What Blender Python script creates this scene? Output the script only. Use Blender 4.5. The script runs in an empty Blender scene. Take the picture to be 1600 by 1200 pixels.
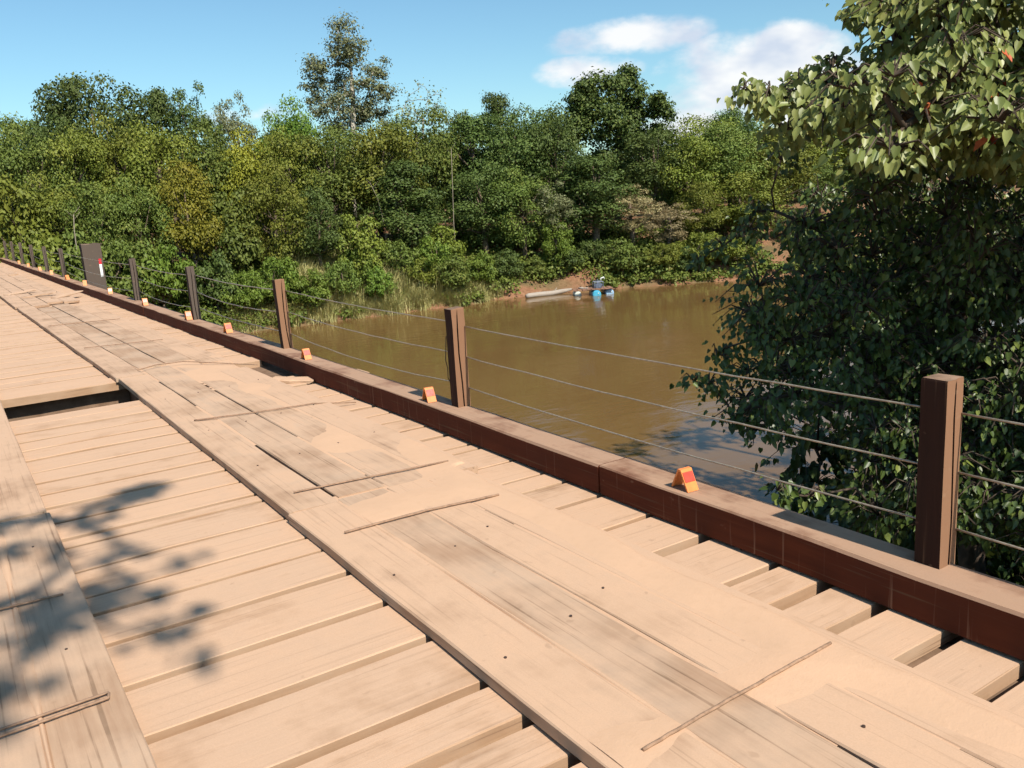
import bpy, math, random
import numpy as np
from mathutils import Matrix, Vector
R = math.radians
SC = bpy.context.scene
COL = SC.collection

# ------------------------------------------------------------------ camera
CAM_H = 1.8
CR = np.array([0.83273362, -0.55037624, -0.06033833])
CU = np.array([0.1667375, 0.14536299, 0.97522726])
CF = np.array([0.52797095, 0.82216519, -0.21281701])
FPX = 1358.2
cam_data = bpy.data.cameras.new('camera')
cam = bpy.data.objects.new('camera', cam_data)
COL.objects.link(cam)
cam_data.sensor_width = 36.0
cam_data.lens = 36.0 * FPX / 1600.0
cam_data.clip_start = 0.05
cam_data.clip_end = 3000
m = Matrix.Identity(4)
for i in range(3):
    m[i][0] = CR[i]; m[i][1] = CU[i]; m[i][2] = -CF[i]
m[0][3] = 0; m[1][3] = 0; m[2][3] = CAM_H
cam.matrix_world = m
SC.camera = cam

# ------------------------------------------------------------------ light
SUN_AZ, SUN_EL = R(2.5), R(47)          # azimuth measured from straight behind the camera's bridge axis towards +X
TO_SUN = np.array([math.sin(SUN_AZ) * math.cos(SUN_EL), -math.cos(SUN_AZ) * math.cos(SUN_EL), math.sin(SUN_EL)])
sun_data = bpy.data.lights.new('sun', 'SUN')
sun_data.energy = 4.7
sun_data.angle = R(0.53)
sun_data.color = (1.0, 0.93, 0.82)
sun = bpy.data.objects.new('sun', sun_data)
COL.objects.link(sun)
sun.rotation_euler = Vector(TO_SUN).to_track_quat('Z', 'Y').to_euler()
sun.location = (0, -20, 30)

SC.view_settings.view_transform = 'Standard'
SC.view_settings.look = 'None'
SC.view_settings.exposure = 0.5
SC.view_settings.gamma = 1.0
SC.view_settings.use_curve_mapping = False
SC.render.engine = 'CYCLES'
SC.cycles.use_denoising = True
SC.cycles.max_bounces = 4
SC.cycles.diffuse_bounces = 2
SC.cycles.glossy_bounces = 2
SC.cycles.transmission_bounces = 2
SC.cycles.caustics_reflective = False
SC.cycles.caustics_refractive = False
SC.cycles.use_adaptive_sampling = True
SC.cycles.adaptive_threshold = 0.03
SC.cycles.sample_clamp_indirect = 4.0


def raydir(px, py):
    d = CF * FPX + CR * (px - 800) - CU * (py - 600)
    return d / np.linalg.norm(d)


def at_y(px, py, Y):
    d = raydir(px, py)
    return np.array([0, 0, CAM_H]) + d * (Y / d[1])


def at_d(px, py, dist):
    return np.array([0, 0, CAM_H]) + raydir(px, py) * dist


def at_z(px, py, z):
    d = raydir(px, py)
    return np.array([0, 0, CAM_H]) + d * ((z - CAM_H) / d[2])


# ------------------------------------------------------------------ world
W = bpy.data.worlds.new('World')
SC.world = W
W.use_nodes = True
W.cycles.sampling_method = 'MANUAL'
W.cycles.sample_map_resolution = 512
wn, wl = W.node_tree.nodes, W.node_tree.links
wn.clear()


def wmath(op, a, b=None, c=None):
    n = wn.new('ShaderNodeMath'); n.operation = op
    for i, v in enumerate((a, b, c)):
        if v is None: continue
        if isinstance(v, (int, float)): n.inputs[i].default_value = v
        else: wl.new(v, n.inputs[i])
    return n.outputs[0]


sky = wn.new('ShaderNodeTexSky')
sky.sky_type = 'NISHITA'
sky.sun_disc = False
sky.sun_elevation = SUN_EL
sky.sun_rotation = math.pi - SUN_AZ
sky.air_density = 1.0
sky.dust_density = 0.5
sky.ozone_density = 1.6
hs = wn.new('ShaderNodeMix'); hs.data_type = 'RGBA'; hs.blend_type = 'MULTIPLY'
hs.inputs[0].default_value = 1.0
hs.inputs[7].default_value = (0.74, 0.98, 1.0, 1)
wl.new(sky.outputs[0], hs.inputs[6])
bg_sky = wn.new('ShaderNodeBackground')
bg_sky.inputs['Strength'].default_value = 0.098
wl.new(hs.outputs[2], bg_sky.inputs['Color'])
tc = wn.new('ShaderNodeTexCoord')
sep = wn.new('ShaderNodeSeparateXYZ')
wl.new(tc.outputs['Generated'], sep.inputs[0])
az = wmath('ARCTAN2', sep.outputs[0], sep.outputs[1])
el = wmath('ARCSINE', sep.outputs[2])
comb = wn.new('ShaderNodeCombineXYZ')
wl.new(az, comb.inputs[0])
wl.new(wmath('MULTIPLY', el, 1.7), comb.inputs[1])
noi = wn.new('ShaderNodeTexNoise')
noi.inputs['Scale'].default_value = 9.0
noi.inputs['Detail'].default_value = 6.0
noi.inputs['Roughness'].default_value = 0.58
wl.new(comb.outputs[0], noi.inputs['Vector'])


def azel(px, py):
    d = raydir(px, py)
    return math.atan2(d[0], d[1]), math.asin(d[2])


blobs = []
for (px, py, wx, wy, top) in [(985, 58, 140, 34, .68), (922, 112, 92, 28, .85), (1180, 125, 155, 72, 1.25), (1228, 72, 60, 42, 1.4),
                              (1095, 190, 110, 55, .8), (400, 182, 90, 26, .62), (1330, 190, 160, 90, 1.2), (640, 200, 240, 30, .35)]:
    a0, e0 = azel(px, py)
    blobs.append((a0, e0, wx / FPX, wy / FPX, top))
comb0 = wn.new('ShaderNodeCombineXYZ')
wl.new(az, comb0.inputs[0]); wl.new(el, comb0.inputs[1])
dens = None
for (a0, e0, wa, we, top) in blobs:
    mpn = wn.new('ShaderNodeMapping'); mpn.vector_type = 'TEXTURE'
    mpn.inputs['Location'].default_value = (a0, e0, 0); mpn.inputs['Scale'].default_value = (wa, we, 1)
    wl.new(comb0.outputs[0], mpn.inputs['Vector'])
    ln = wn.new('ShaderNodeVectorMath'); ln.operation = 'LENGTH'
    wl.new(mpn.outputs[0], ln.inputs[0])
    b = wmath('MULTIPLY_ADD', ln.outputs['Value'], -top, 1.25 * top)
    dens = b if dens is None else wmath('MAXIMUM', dens, b)
# fair-weather clouds over the rest of the sky
noi3 = wn.new('ShaderNodeTexNoise')
noi3.inputs['Scale'].default_value = 1.7; noi3.inputs['Detail'].default_value = 1.0
wl.new(tc.outputs['Generated'], noi3.inputs['Vector'])
rest = wmath('MULTIPLY_ADD', noi3.outputs['Fac'], 6.0, -3.75)
dens = wmath('MAXIMUM', wmath('MAXIMUM', dens, rest), 0.0)
nz = wmath('MULTIPLY', wmath('SUBTRACT', noi.outputs['Fac'], 0.5), 2.2)
cl = wmath('ADD', dens, nz)
# no cloud outside the blobs
cl = wmath('MULTIPLY', cl, wmath('MINIMUM', wmath('MULTIPLY', dens, 3.0), 1.0))
mr = wn.new('ShaderNodeMapRange')
mr.interpolation_type = 'SMOOTHSTEP'
mr.inputs['From Min'].default_value = 0.22
mr.inputs['From Max'].default_value = 0.85
wl.new(cl, mr.inputs['Value'])
noi2 = wn.new('ShaderNodeTexNoise')
noi2.inputs['Scale'].default_value = 16.0
noi2.inputs['Detail'].default_value = 3.0
wl.new(comb.outputs[0], noi2.inputs['Vector'])
ramp = wn.new('ShaderNodeValToRGB')
ramp.color_ramp.elements[0].position = 0.36
ramp.color_ramp.elements[0].color = (0.66, 0.73, 0.86, 1)
ramp.color_ramp.elements[1].position = 0.6
ramp.color_ramp.elements[1].color = (1.0, 1.0, 1.0, 1)
wl.new(noi2.outputs['Fac'], ramp.inputs[0])
bg_cloud = wn.new('ShaderNodeBackground')
bg_cloud.inputs['Strength'].default_value = 0.72
wl.new(ramp.outputs[0], bg_cloud.inputs['Color'])
mix = wn.new('ShaderNodeMixShader')
wl.new(wmath('MULTIPLY', mr.outputs[0], 0.93), mix.inputs[0])
wl.new(bg_sky.outputs[0], mix.inputs[1])
wl.new(bg_cloud.outputs[0], mix.inputs[2])
wo = wn.new('ShaderNodeOutputWorld')
wl.new(mix.outputs[0], wo.inputs[0])


# ------------------------------------------------------------------ materials
class NT:
    def __init__(self, name):
        self.m = bpy.data.materials.new(name)
        self.m.use_nodes = True
        self.n = self.m.node_tree.nodes; self.l = self.m.node_tree.links
        self.n.clear()
        self.out = self.n.new('ShaderNodeOutputMaterial')

    def node(self, t, **kw):
        n = self.n.new(t)
        for k, v in kw.items():
            if k.startswith('i_'):
                key = k[2:]
                n.inputs[int(key) if key.isdigit() else key.replace('_', ' ')].default_value = v
            else: setattr(n, k, v)
        return n

    def link(self, a, b): self.l.new(a, b)

    def math(self, op, a, b=None, clamp=False):
        n = self.n.new('ShaderNodeMath'); n.operation = op; n.use_clamp = clamp
        for i, v in enumerate((a, b)):
            if v is None: continue
            if isinstance(v, (int, float)): n.inputs[i].default_value = v
            else: self.l.new(v, n.inputs[i])
        return n.outputs[0]

    def mix(self, f, a, b):
        n = self.n.new('ShaderNodeMix'); n.data_type = 'RGBA'
        if isinstance(f, (int, float)): n.inputs[0].default_value = f
        else: self.l.new(f, n.inputs[0])
        for s, v in ((n.inputs[6], a), (n.inputs[7], b)):
            if isinstance(v, tuple): s.default_value = (*v, 1) if len(v) == 3 else v
            else: self.l.new(v, s)
        return n.outputs[2]

    def noise(self, vec, scale, detail=4, rough=.5):
        n = self.n.new('ShaderNodeTexNoise')
        n.inputs['Scale'].default_value = scale; n.inputs['Detail'].default_value = detail; n.inputs['Roughness'].default_value = rough
        if vec is not None: self.l.new(vec, n.inputs['Vector'])
        return n.outputs['Fac']

    def rng(self, v, a, b, c=0., d=1.):
        n = self.n.new('ShaderNodeMapRange')
        n.inputs[1].default_value = a; n.inputs[2].default_value = b; n.inputs[3].default_value = c; n.inputs[4].default_value = d
        self.l.new(v, n.inputs[0])
        return n.outputs[0]

    def bsdf(self, color, rough=.8, spec=.3, bump=None, bstr=.3, bdist=.01):
        b = self.n.new('ShaderNodeBsdfPrincipled')
        if isinstance(color, tuple): b.inputs['Base Color'].default_value = (*color, 1)
        else: self.l.new(color, b.inputs['Base Color'])
        if isinstance(rough, (int, float)): b.inputs['Roughness'].default_value = rough
        else: self.l.new(rough, b.inputs['Roughness'])
        b.inputs['Specular IOR Level'].default_value = spec
        if bump is not None:
            bp = self.n.new('ShaderNodeBump')
            bp.inputs['Strength'].default_value = bstr; bp.inputs['Distance'].default_value = bdist
            self.l.new(bump, bp.inputs['Height']); self.l.new(bp.outputs[0], b.inputs['Normal'])
        return b

    def done(self, sh):
        self.l.new(sh, self.out.inputs['Surface'])
        return self.m


DUST = (0.575, 0.368, 0.238)


def wood_mat(name, c1, c2, grey, dust=1.0, grain_axis=0, streak=0.0, film=.32, sunlit_tint=None):
    """timber with grain along one local axis; settled dust on upward faces, amount set per object through its colour"""
    t = NT(name)
    tcn = t.node('ShaderNodeTexCoord'); oi = t.node('ShaderNodeObjectInfo')
    mp = t.node('ShaderNodeMapping')
    s = [26.0, 26.0, 26.0]; s[grain_axis] = 1.6
    mp.inputs['Scale'].default_value = s
    add = t.node('ShaderNodeVectorMath', operation='ADD')
    cmb = t.node('ShaderNodeCombineXYZ')
    rv = t.math('MULTIPLY', oi.outputs['Random'], 83.0)
    for i in range(3): t.link(rv, cmb.inputs[i])
    t.link(tcn.outputs['Object'], mp.inputs['Vector'])
    t.link(mp.outputs[0], add.inputs[0]); t.link(cmb.outputs[0], add.inputs[1])
    g = t.noise(add.outputs[0], 1.0, 4, .62)
    add2 = t.node('ShaderNodeVectorMath', operation='ADD')
    t.link(tcn.outputs['Object'], add2.inputs[0]); t.link(cmb.outputs[0], add2.inputs[1])
    big = t.noise(add2.outputs[0], 1.7, 2, .5)
    mid = t.noise(add2.outputs[0], 7.0, 3, .6)
    w = t.mix(t.rng(g, .3, .7), c1, c2)
    w = t.mix(t.rng(big, .4, .65, 0, .75), w, grey)
    w = t.mix(t.rng(oi.outputs['Random'], 0, 1, 0, .35), w, c1)
    # dark fine cracks along the grain
    mp2 = t.node('ShaderNodeMapping'); s2 = [60.0, 60.0, 60.0]; s2[grain_axis] = 1.1
    mp2.inputs['Scale'].default_value = s2
    t.link(add2.outputs[0], mp2.inputs['Vector'])
    cr = t.noise(mp2.outputs[0], 1.0, 2, .5)
    crack = t.rng(cr, .30, .36, 1, 0)
    w = t.mix(t.math('MULTIPLY', crack, .6), w, (0.10, 0.055, 0.03))
    geo = t.node('ShaderNodeNewGeometry')
    if sunlit_tint:   # sunlit side painted paler than the darkened rest; light and shade in the colour
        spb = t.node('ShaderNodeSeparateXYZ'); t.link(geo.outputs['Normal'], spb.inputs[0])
        w = t.mix(t.rng(spb.outputs[1], -.4, -.9, 0, .8), w, sunlit_tint)
    sp = t.node('ShaderNodeSeparateXYZ'); t.link(geo.outputs['Normal'], sp.inputs[0])
    up = t.rng(sp.outputs[2], .35, .85)
    spc = t.node('ShaderNodeSeparateColor'); t.link(oi.outputs['Color'], spc.inputs[0])
    dn = t.math('ADD', t.math('MULTIPLY', t.math('SUBTRACT', big, .5), 2.2), t.math('MULTIPLY', t.math('SUBTRACT', mid, .5), 1.5))
    dm = t.math('ADD', t.math('ADD', spc.outputs[0], dn), t.math('MULTIPLY', t.math('SUBTRACT', g, .5), .6), clamp=True)
    dm = t.math('MULTIPLY', t.math('MULTIPLY', dm, up), dust)
    # a faint film on the sides too
    side = t.math('MULTIPLY', t.rng(mid, .35, .65, film * .4, film), 1.0)
    dm = t.math('MAXIMUM', dm, side)
    dcol = t.mix(t.rng(mid, .35, .7), DUST, (0.54, 0.355, 0.235))
    dcol = t.mix(t.rng(oi.outputs['Random'], 0, 1, 0, .5), dcol, (0.515, 0.345, 0.235))
    spk = t.noise(tcn.outputs['Object'], 160.0, 2, .7)
    dcol = t.mix(t.rng(spk, .35, .7, 0, .3), dcol, (0.40, 0.255, 0.16))
    c = t.mix(dm, w, dcol)
    c = t.mix(t.math('MULTIPLY', t.rng(cr, .32, .40, 1, 0), .17), c, (0.16, 0.095, 0.055))
    spot = t.rng(t.noise(add2.outputs[0], 13.0, 2, .5), .70, .76, 0, .35)
    c = t.mix(spot, c, (0.30, 0.19, 0.12))
    if streak:
        mp3 = t.node('ShaderNodeMapping'); mp3.inputs['Scale'].default_value = (34, 34, 1.2)
        t.link(tcn.outputs['Object'], mp3.inputs['Vector'])
        st = t.rng(t.noise(mp3.outputs[0], 1.0, 2, .5), .62, .72, 0, streak)
        c = t.mix(st, c, (0.42, 0.26, 0.17))
    h = t.math('ADD', t.math('MULTIPLY', g, .7), t.math('MULTIPLY', mid, .5))
    b = t.bsdf(c, .86, .2, h, .45, .006)
    return t.done(b.outputs[0])


M = {}
M['deck'] = wood_mat('deck_timber', (0.27, 0.155, 0.085), (0.40, 0.25, 0.15), (0.43, 0.31, 0.215))
M['run'] = wood_mat('running_timber', (0.30, 0.18, 0.11), (0.43, 0.29, 0.19), (0.47, 0.375, 0.285))
M['kerb'] = wood_mat('kerb_timber', (0.075, 0.016, 0.006), (0.12, 0.028, 0.010), (0.085, 0.022, 0.010), dust=.66, grain_axis=0, streak=.3, film=.0)
M['post'] = wood_mat('post_timber', (0.022, 0.009, 0.006), (0.042, 0.016, 0.010), (0.032, 0.016, 0.011), dust=.5, grain_axis=2, film=.0, sunlit_tint=(0.29, 0.155, 0.088))
M['oldpost'] = wood_mat('weathered_post_timber', (0.024, 0.016, 0.012), (0.062, 0.044, 0.033), (0.045, 0.035, 0.029), dust=.4, grain_axis=2, film=.0, sunlit_tint=(0.115, 0.088, 0.07))
M['girder'] = wood_mat('girder_timber', (0.08, 0.045, 0.025), (0.14, 0.08, 0.05), (0.12, 0.09, 0.07), dust=.2)
M['log'] = wood_mat('bleached_log', (0.30, 0.25, 0.20), (0.42, 0.36, 0.30), (0.36, 0.32, 0.28), dust=.0, film=0)

t = NT('dust'); tcn = t.node('ShaderNodeTexCoord')
n1 = t.noise(tcn.outputs['Object'], 3.0, 4); n2 = t.noise(tcn.outputs['Object'], 120.0, 4, .7); n3 = t.noise(tcn.outputs['Object'], 22, 4, .6)
c = t.mix(t.rng(n1, .35, .65), (0.575, 0.368, 0.238), (0.54, 0.35, 0.228))
c = t.mix(t.rng(n3, .5, .8, 0, .3), c, (0.49, 0.31, 0.19))
M['dust'] = t.done(t.bsdf(c, .95, .1, t.math('ADD', n2, t.math('MULTIPLY', n3, 1.5)), .35, .004).outputs[0])


def plain(name, col, rough=.6, spec=.4, metal=0., var=.25, scale=14, bstr=.2):
    t = NT(name); tcn = t.node('ShaderNodeTexCoord')
    n = t.noise(tcn.outputs['Object'], scale, 5, .6)
    c = t.mix(t.rng(n, .3, .7), tuple(v * (1 - var) for v in col), tuple(min(1, v * (1 + var)) for v in col))
    b = t.bsdf(c, rough, spec, n, bstr, .004)
    b.inputs['Metallic'].default_value = metal
    return t.done(b.outputs[0])


M['wire'] = plain('steel_cable', (0.36, 0.30, 0.23), .55, .4, .5, .3, 40)
M['rod'] = plain('rusty_rod', (0.30, 0.19, 0.125), .85, .2, .1, .3, 40)
M['nail'] = plain('nail_head', (0.10, 0.065, 0.05), .6, .4, .5)
M['orange'] = plain('orange_marker', (0.72, 0.22, 0.055), .5, .4, 0, .18, 20)
M['red'] = plain('red_reflector', (0.55, 0.06, 0.035), .35, .5, 0, .2, 30)
M['redtape'] = plain('red_tape', (0.6, 0.02, 0.03), .4, .5, 0, .1)
M['white'] = plain('white_tape', (0.8, 0.8, 0.78), .4, .5, 0, .06)
M['blue'] = plain('blue_plastic', (0.07, 0.38, 0.55), .4, .5, 0, .15, 4)
M['paleblue'] = plain('faded_blue_plastic', (0.30, 0.46, 0.62), .45, .5, 0, .15, 4)
M['whiteplastic'] = plain('white_plastic', (0.62, 0.66, 0.6), .4, .5, 0, .1, 4)
M['raft'] = plain('raft_boards', (0.27, 0.15, 0.10), .8, .2, 0, .4, 5)
M['engine'] = plain('engine_metal', (0.16, 0.19, 0.25), .45, .5, .5, .3, 8)
M['bark'] = plain('bark', (0.16, 0.12, 0.085), .9, .2, 0, .45, 9, .6)
M['palebark'] = plain('pale_bark', (0.42, 0.38, 0.31), .85, .2, 0, .25, 9, .4)
M['sapbark'] = plain('grey_bark', (0.27, 0.23, 0.17), .85, .2, 0, .25, 9, .4)
M['darkbark'] = plain('dark_bark', (0.075, 0.055, 0.04), .9, .2, 0, .4, 9, .6)


def leaf_mat(name, c1, c2, c3, trans=.13, rough=.55, spec=.22, objvar=.3):
    """each leaf takes its own shade between three leaf colours; whole crowns differ a little too"""
    t = NT(name)
    a = t.node('ShaderNodeAttribute', attribute_name='rnd')
    oi = t.node('ShaderNodeObjectInfo')
    c = t.mix(t.rng(a.outputs['Fac'], 0, .7), c1, c2)
    c = t.mix(t.rng(a.outputs['Fac'], .78, 1.0), c, c3)
    hs = t.node('ShaderNodeHueSaturation')
    t.link(t.rng(oi.outputs['Random'], 0, 1, .488, .512), hs.inputs['Hue'])
    t.link(t.rng(oi.outputs['Random'], 0, 1, 1 - objvar * .6, 1 + objvar * .6), hs.inputs['Value'])
    t.link(c, hs.inputs['Color'])
    b = t.bsdf(hs.outputs[0], rough, spec)
    tr = t.node('ShaderNodeBsdfTranslucent')
    tcol = t.node('ShaderNodeHueSaturation'); tcol.inputs['Value'].default_value = 1.25; tcol.inputs['Hue'].default_value = .49
    t.link(hs.outputs[0], tcol.inputs['Color']); t.link(tcol.outputs[0], tr.inputs['Color'])
    mx = t.node('ShaderNodeMixShader'); mx.inputs[0].default_value = trans
    t.link(b.outputs[0], mx.inputs[1]); t.link(tr.outputs[0], mx.inputs[2])
    return t.done(mx.outputs[0])


L = {
    'olive': leaf_mat('leaf_olive', (0.104, 0.132, 0.019), (0.176, 0.200, 0.030), (0.248, 0.248, 0.044)),
    'mid': leaf_mat('leaf_mid_green', (0.077, 0.114, 0.020), (0.139, 0.176, 0.034), (0.207, 0.216, 0.047)),
    'dark': leaf_mat('leaf_dark_green', (0.052, 0.083, 0.020), (0.094, 0.132, 0.030), (0.148, 0.180, 0.043)),
    'bright': leaf_mat('leaf_bright_green', (0.086, 0.144, 0.018), (0.144, 0.207, 0.030), (0.198, 0.244, 0.045)),
    'yellow': leaf_mat('leaf_yellow_green', (0.162, 0.170, 0.019), (0.246, 0.238, 0.027), (0.332, 0.297, 0.038)),
    'dry': leaf_mat('leaf_dry_brown', (0.209, 0.165, 0.077), (0.308, 0.248, 0.127), (0.385, 0.319, 0.176)),
    'grey': leaf_mat('leaf_grey_green', (0.127, 0.145, 0.063), (0.202, 0.221, 0.101), (0.265, 0.278, 0.140)),
    'near': leaf_mat('leaf_heart', (0.120, 0.160, 0.035), (0.260, 0.300, 0.085), (0.360, 0.380, 0.120), trans=.26, rough=.42, spec=.4, objvar=.1),
    'nearshaded': leaf_mat('leaf_heart_shaded', (0.030, 0.055, 0.013), (0.055, 0.085, 0.020), (0.130, 0.160, 0.035), trans=.15, rough=.4, spec=.35, objvar=.1),  # heart leaf darkened, its colour stands in for shade on the near bank
    'shade': leaf_mat('leaf_small_shaded', (0.040, 0.070, 0.014), (0.085, 0.125, 0.026), (0.200, 0.235, 0.050), trans=.15, rough=.4, spec=.4, objvar=.1),  # dark colour puts the lower tree's own shadow into its leaves
    'redleaf': leaf_mat('leaf_red', (0.400, 0.070, 0.030), (0.500, 0.100, 0.040), (0.550, 0.160, 0.050), objvar=.2),
    'drygrass': leaf_mat('grass_dry', (0.340, 0.320, 0.120), (0.500, 0.440, 0.200), (0.300, 0.340, 0.090)),
    'under': leaf_mat('leaf_undergrowth', (0.079, 0.110, 0.018), (0.141, 0.172, 0.031), (0.220, 0.194, 0.053)),
}

t = NT('earth_ground'); tcn = t.node('ShaderNodeTexCoord')
n1 = t.noise(tcn.outputs['Object'], .35, 5); n2 = t.noise(tcn.outputs['Object'], 3.5, 6, .65)
c = t.mix(t.rng(n2, .35, .7), (0.20, 0.095, 0.05), (0.31, 0.17, 0.095))
c = t.mix(t.rng(n1, .45, .65), c, (0.13, 0.11, 0.05))
M['ground'] = t.done(t.bsdf(c, .95, .15, n2, .8, .15).outputs[0])

t = NT('river_water'); tcn = t.node('ShaderNodeTexCoord')
mp = t.node('ShaderNodeMapping'); mp.inputs['Scale'].default_value = (.55, 1.0, 1.0); mp.inputs['Rotation'].default_value = (0, 0, R(20))
t.link(tcn.outputs['Object'], mp.inputs['Vector'])
n1 = t.noise(mp.outputs[0], 2.6, 4, .55); n2 = t.noise(mp.outputs[0], .35, 3, .5); n3 = t.noise(mp.outputs[0], .12, 3, .5)
c = t.mix(t.rng(n3, .35, .65), (0.150, 0.084, 0.030), (0.168, 0.098, 0.036))
b = t.bsdf(c, .07, .5, t.math('ADD', t.math('MULTIPLY', n1, t.rng(n2, .35, .65, .25, 1.0)), t.math('MULTIPLY', n2, 1.4)), .22, .08)
b.inputs['IOR'].default_value = 1.33
M['water'] = t.done(b.outputs[0])


# ------------------------------------------------------------------ mesh helpers
def mesh_np(name, V, F, mats, rnd=None, smooth=False):
    """V (n,3); F list of (k, array(m,k)) blocks"""
    me = bpy.data.meshes.new(name)
    V = np.asarray(V, dtype=np.float32)
    me.vertices.add(len(V)); me.vertices.foreach_set('co', V.ravel())
    loops = np.concatenate([np.asarray(f).ravel() for k, f in F]).astype(np.int32)
    tot = np.concatenate([np.full(len(f), k) for k, f in F]).astype(np.int32)
    st = np.concatenate([[0], np.cumsum(tot)[:-1]]).astype(np.int32)
    me.loops.add(len(loops)); me.loops.foreach_set('vertex_index', loops)
    me.polygons.add(len(tot)); me.polygons.foreach_set('loop_start', st); me.polygons.foreach_set('loop_total', tot)
    if smooth: me.polygons.foreach_set('use_smooth', np.ones(len(tot), dtype=bool))
    if rnd is not None:
        a = me.attributes.new('rnd', 'FLOAT', 'FACE')
        a.data.foreach_set('value', np.asarray(rnd, dtype=np.float32))
    for mt in mats: me.materials.append(mt)
    me.update(calc_edges=True)
    me.validate()
    return me


def link(name, me, parent=None, loc=None, rot=None, scale=None):
    o = bpy.data.objects.new(name, me)
    COL.objects.link(o)
    if parent is not None: o.parent = parent
    if loc is not None: o.location = loc
    if rot is not None: o.rotation_euler = rot
    if scale is not None: o.scale = scale
    return o


def tag(o, label=None, cat=None, group=None, kind=None):
    if label: o['label'] = label
    if cat: o['category'] = cat
    if group: o['group'] = group
    if kind: o['kind'] = kind
    return o


def empty(name, loc=(0, 0, 0)):
    o = bpy.data.objects.new(name, None)
    COL.objects.link(o); o.location = loc; o.empty_display_size = .2
    return o


class MB:
    def __init__(s): s.v = []; s.f = []

    def add(s, vs, fs):
        o = len(s.v); s.v += [tuple(v) for v in vs]; s.f += [tuple(i + o for i in f) for f in fs]

    def box(s, x0, x1, y0, y1, z0, z1):
        s.add([(x0, y0, z0), (x1, y0, z0), (x1, y1, z0), (x0, y1, z0), (x0, y0, z1), (x1, y0, z1), (x1, y1, z1), (x0, y1, z1)],
              [(0, 3, 2, 1), (4, 5, 6, 7), (0, 1, 5, 4), (1, 2, 6, 5), (2, 3, 7, 6), (3, 0, 4, 7)])

    def tube(s, pts, rad, n=6, cap=True):
        pts = [np.asarray(p, float) for p in pts]; k = len(pts)
        if not hasattr(rad, '__len__'): rad = [rad] * k
        rings = []
        ref = None
        for i in range(k):
            d = pts[min(i + 1, k - 1)] - pts[max(i - 1, 0)]
            d = d / (np.linalg.norm(d) + 1e-9)
            if ref is None: ref = np.array([0, 0, 1.]) if abs(d[2]) < .9 else np.array([1., 0, 0])
            a = np.cross(d, ref); a /= np.linalg.norm(a) + 1e-9
            b = np.cross(a, d); ref = b
            rings.append([pts[i] + rad[i] * (math.cos(2 * math.pi * j / n) * a + math.sin(2 * math.pi * j / n) * b) for j in range(n)])
        vs = [p for r in rings for p in r]; fs = []
        for i in range(k - 1):
            for j in range(n):
                fs.append((i * n + j, i * n + (j + 1) % n, (i + 1) * n + (j + 1) % n, (i + 1) * n + j))
        if cap:
            fs.append(tuple(range(n - 1, -1, -1))); fs.append(tuple((k - 1) * n + j for j in range(n)))
        s.add(vs, fs)

    def prism(s, poly, z0, z1, jit=None):
        n = len(poly)
        s.add([(x, y, z0) for x, y in poly] + [(x, y, z1) for x, y in poly],
              [tuple(range(n - 1, -1, -1)), tuple(range(n, 2 * n))] + [(i, (i + 1) % n, n + (i + 1) % n, n + i) for i in range(n)])

    def mesh(s, name, mat, smooth=False):
        me = bpy.data.meshes.new(name)
        me.from_pydata(s.v, [], s.f)
        for mt in (mat if isinstance(mat, list) else [mat]): me.materials.append(mt)
        if smooth: me.polygons.foreach_set('use_smooth', [True] * len(me.polygons))
        me.update()
        return me

    def build(s, name, mat, parent=None, smooth=False, **kw):
        return link(name, s.mesh(name, mat, smooth), parent, **kw)


def vnoise(x, y, seed=0):
    """smooth value noise on arrays"""
    x = np.asarray(x, float); y = np.asarray(y, float)
    xi = np.floor(x).astype(int); yi = np.floor(y).astype(int)
    fx = x - xi; fy = y - yi
    fx = fx * fx * (3 - 2 * fx); fy = fy * fy * (3 - 2 * fy)

    def h(a, b):
        v = np.sin(a * 127.1 + b * 311.7 + seed * 74.7) * 43758.5453
        return v - np.floor(v)
    return (h(xi, yi) * (1 - fx) + h(xi + 1, yi) * fx) * (1 - fy) + (h(xi, yi + 1) * (1 - fx) + h(xi + 1, yi + 1) * fx) * fy


# ------------------------------------------------------------------ terrain and water
WATER_Z = -5.0


def shore_far(X):
    X = np.asarray(X, float)
    return np.interp(X, [-80, -10, 14, 24, 30, 33, 36, 40, 44, 52, 70, 120, 260], [52, 50.5, 49.8, 48.8, 48.6, 49.2, 47.6, 45.9, 43.6, 40, 36, 34, 36]) + .35 * np.sin(X * 1.3) + .25 * np.sin(X * 2.9 + 1)


def shore_near(X):
    X = np.asarray(X, float)
    return np.interp(X, [-80, -10, 2, 8, 14, 24, 60, 260], [10, 8, 7.4, 8.6, 9.0, 8, 4, 0])


def ground(X, Y):
    X = np.asarray(X, float); Y = np.asarray(Y, float)
    df = Y - shore_far(X); dn = shore_near(X) - Y
    zf = np.interp(df, [-8, -1, 0, .5, 2.5, 7, 12, 40, 200, 900], [-7, -5.5, -5.02, -4.7, -3.7, -2.1, -.9, -.5, 1.0, 4.0])
    zn = np.interp(dn, [-8, -1, 0, .6, 3, 8, 12, 60, 400], [-7, -5.5, -5.02, -4.6, -3.9, -1.3, -.6, -.5, 0])
    z = np.maximum(zf, zn)
    return z + (vnoise(X * .7, Y * .7, 3) - .5) * .25


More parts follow.
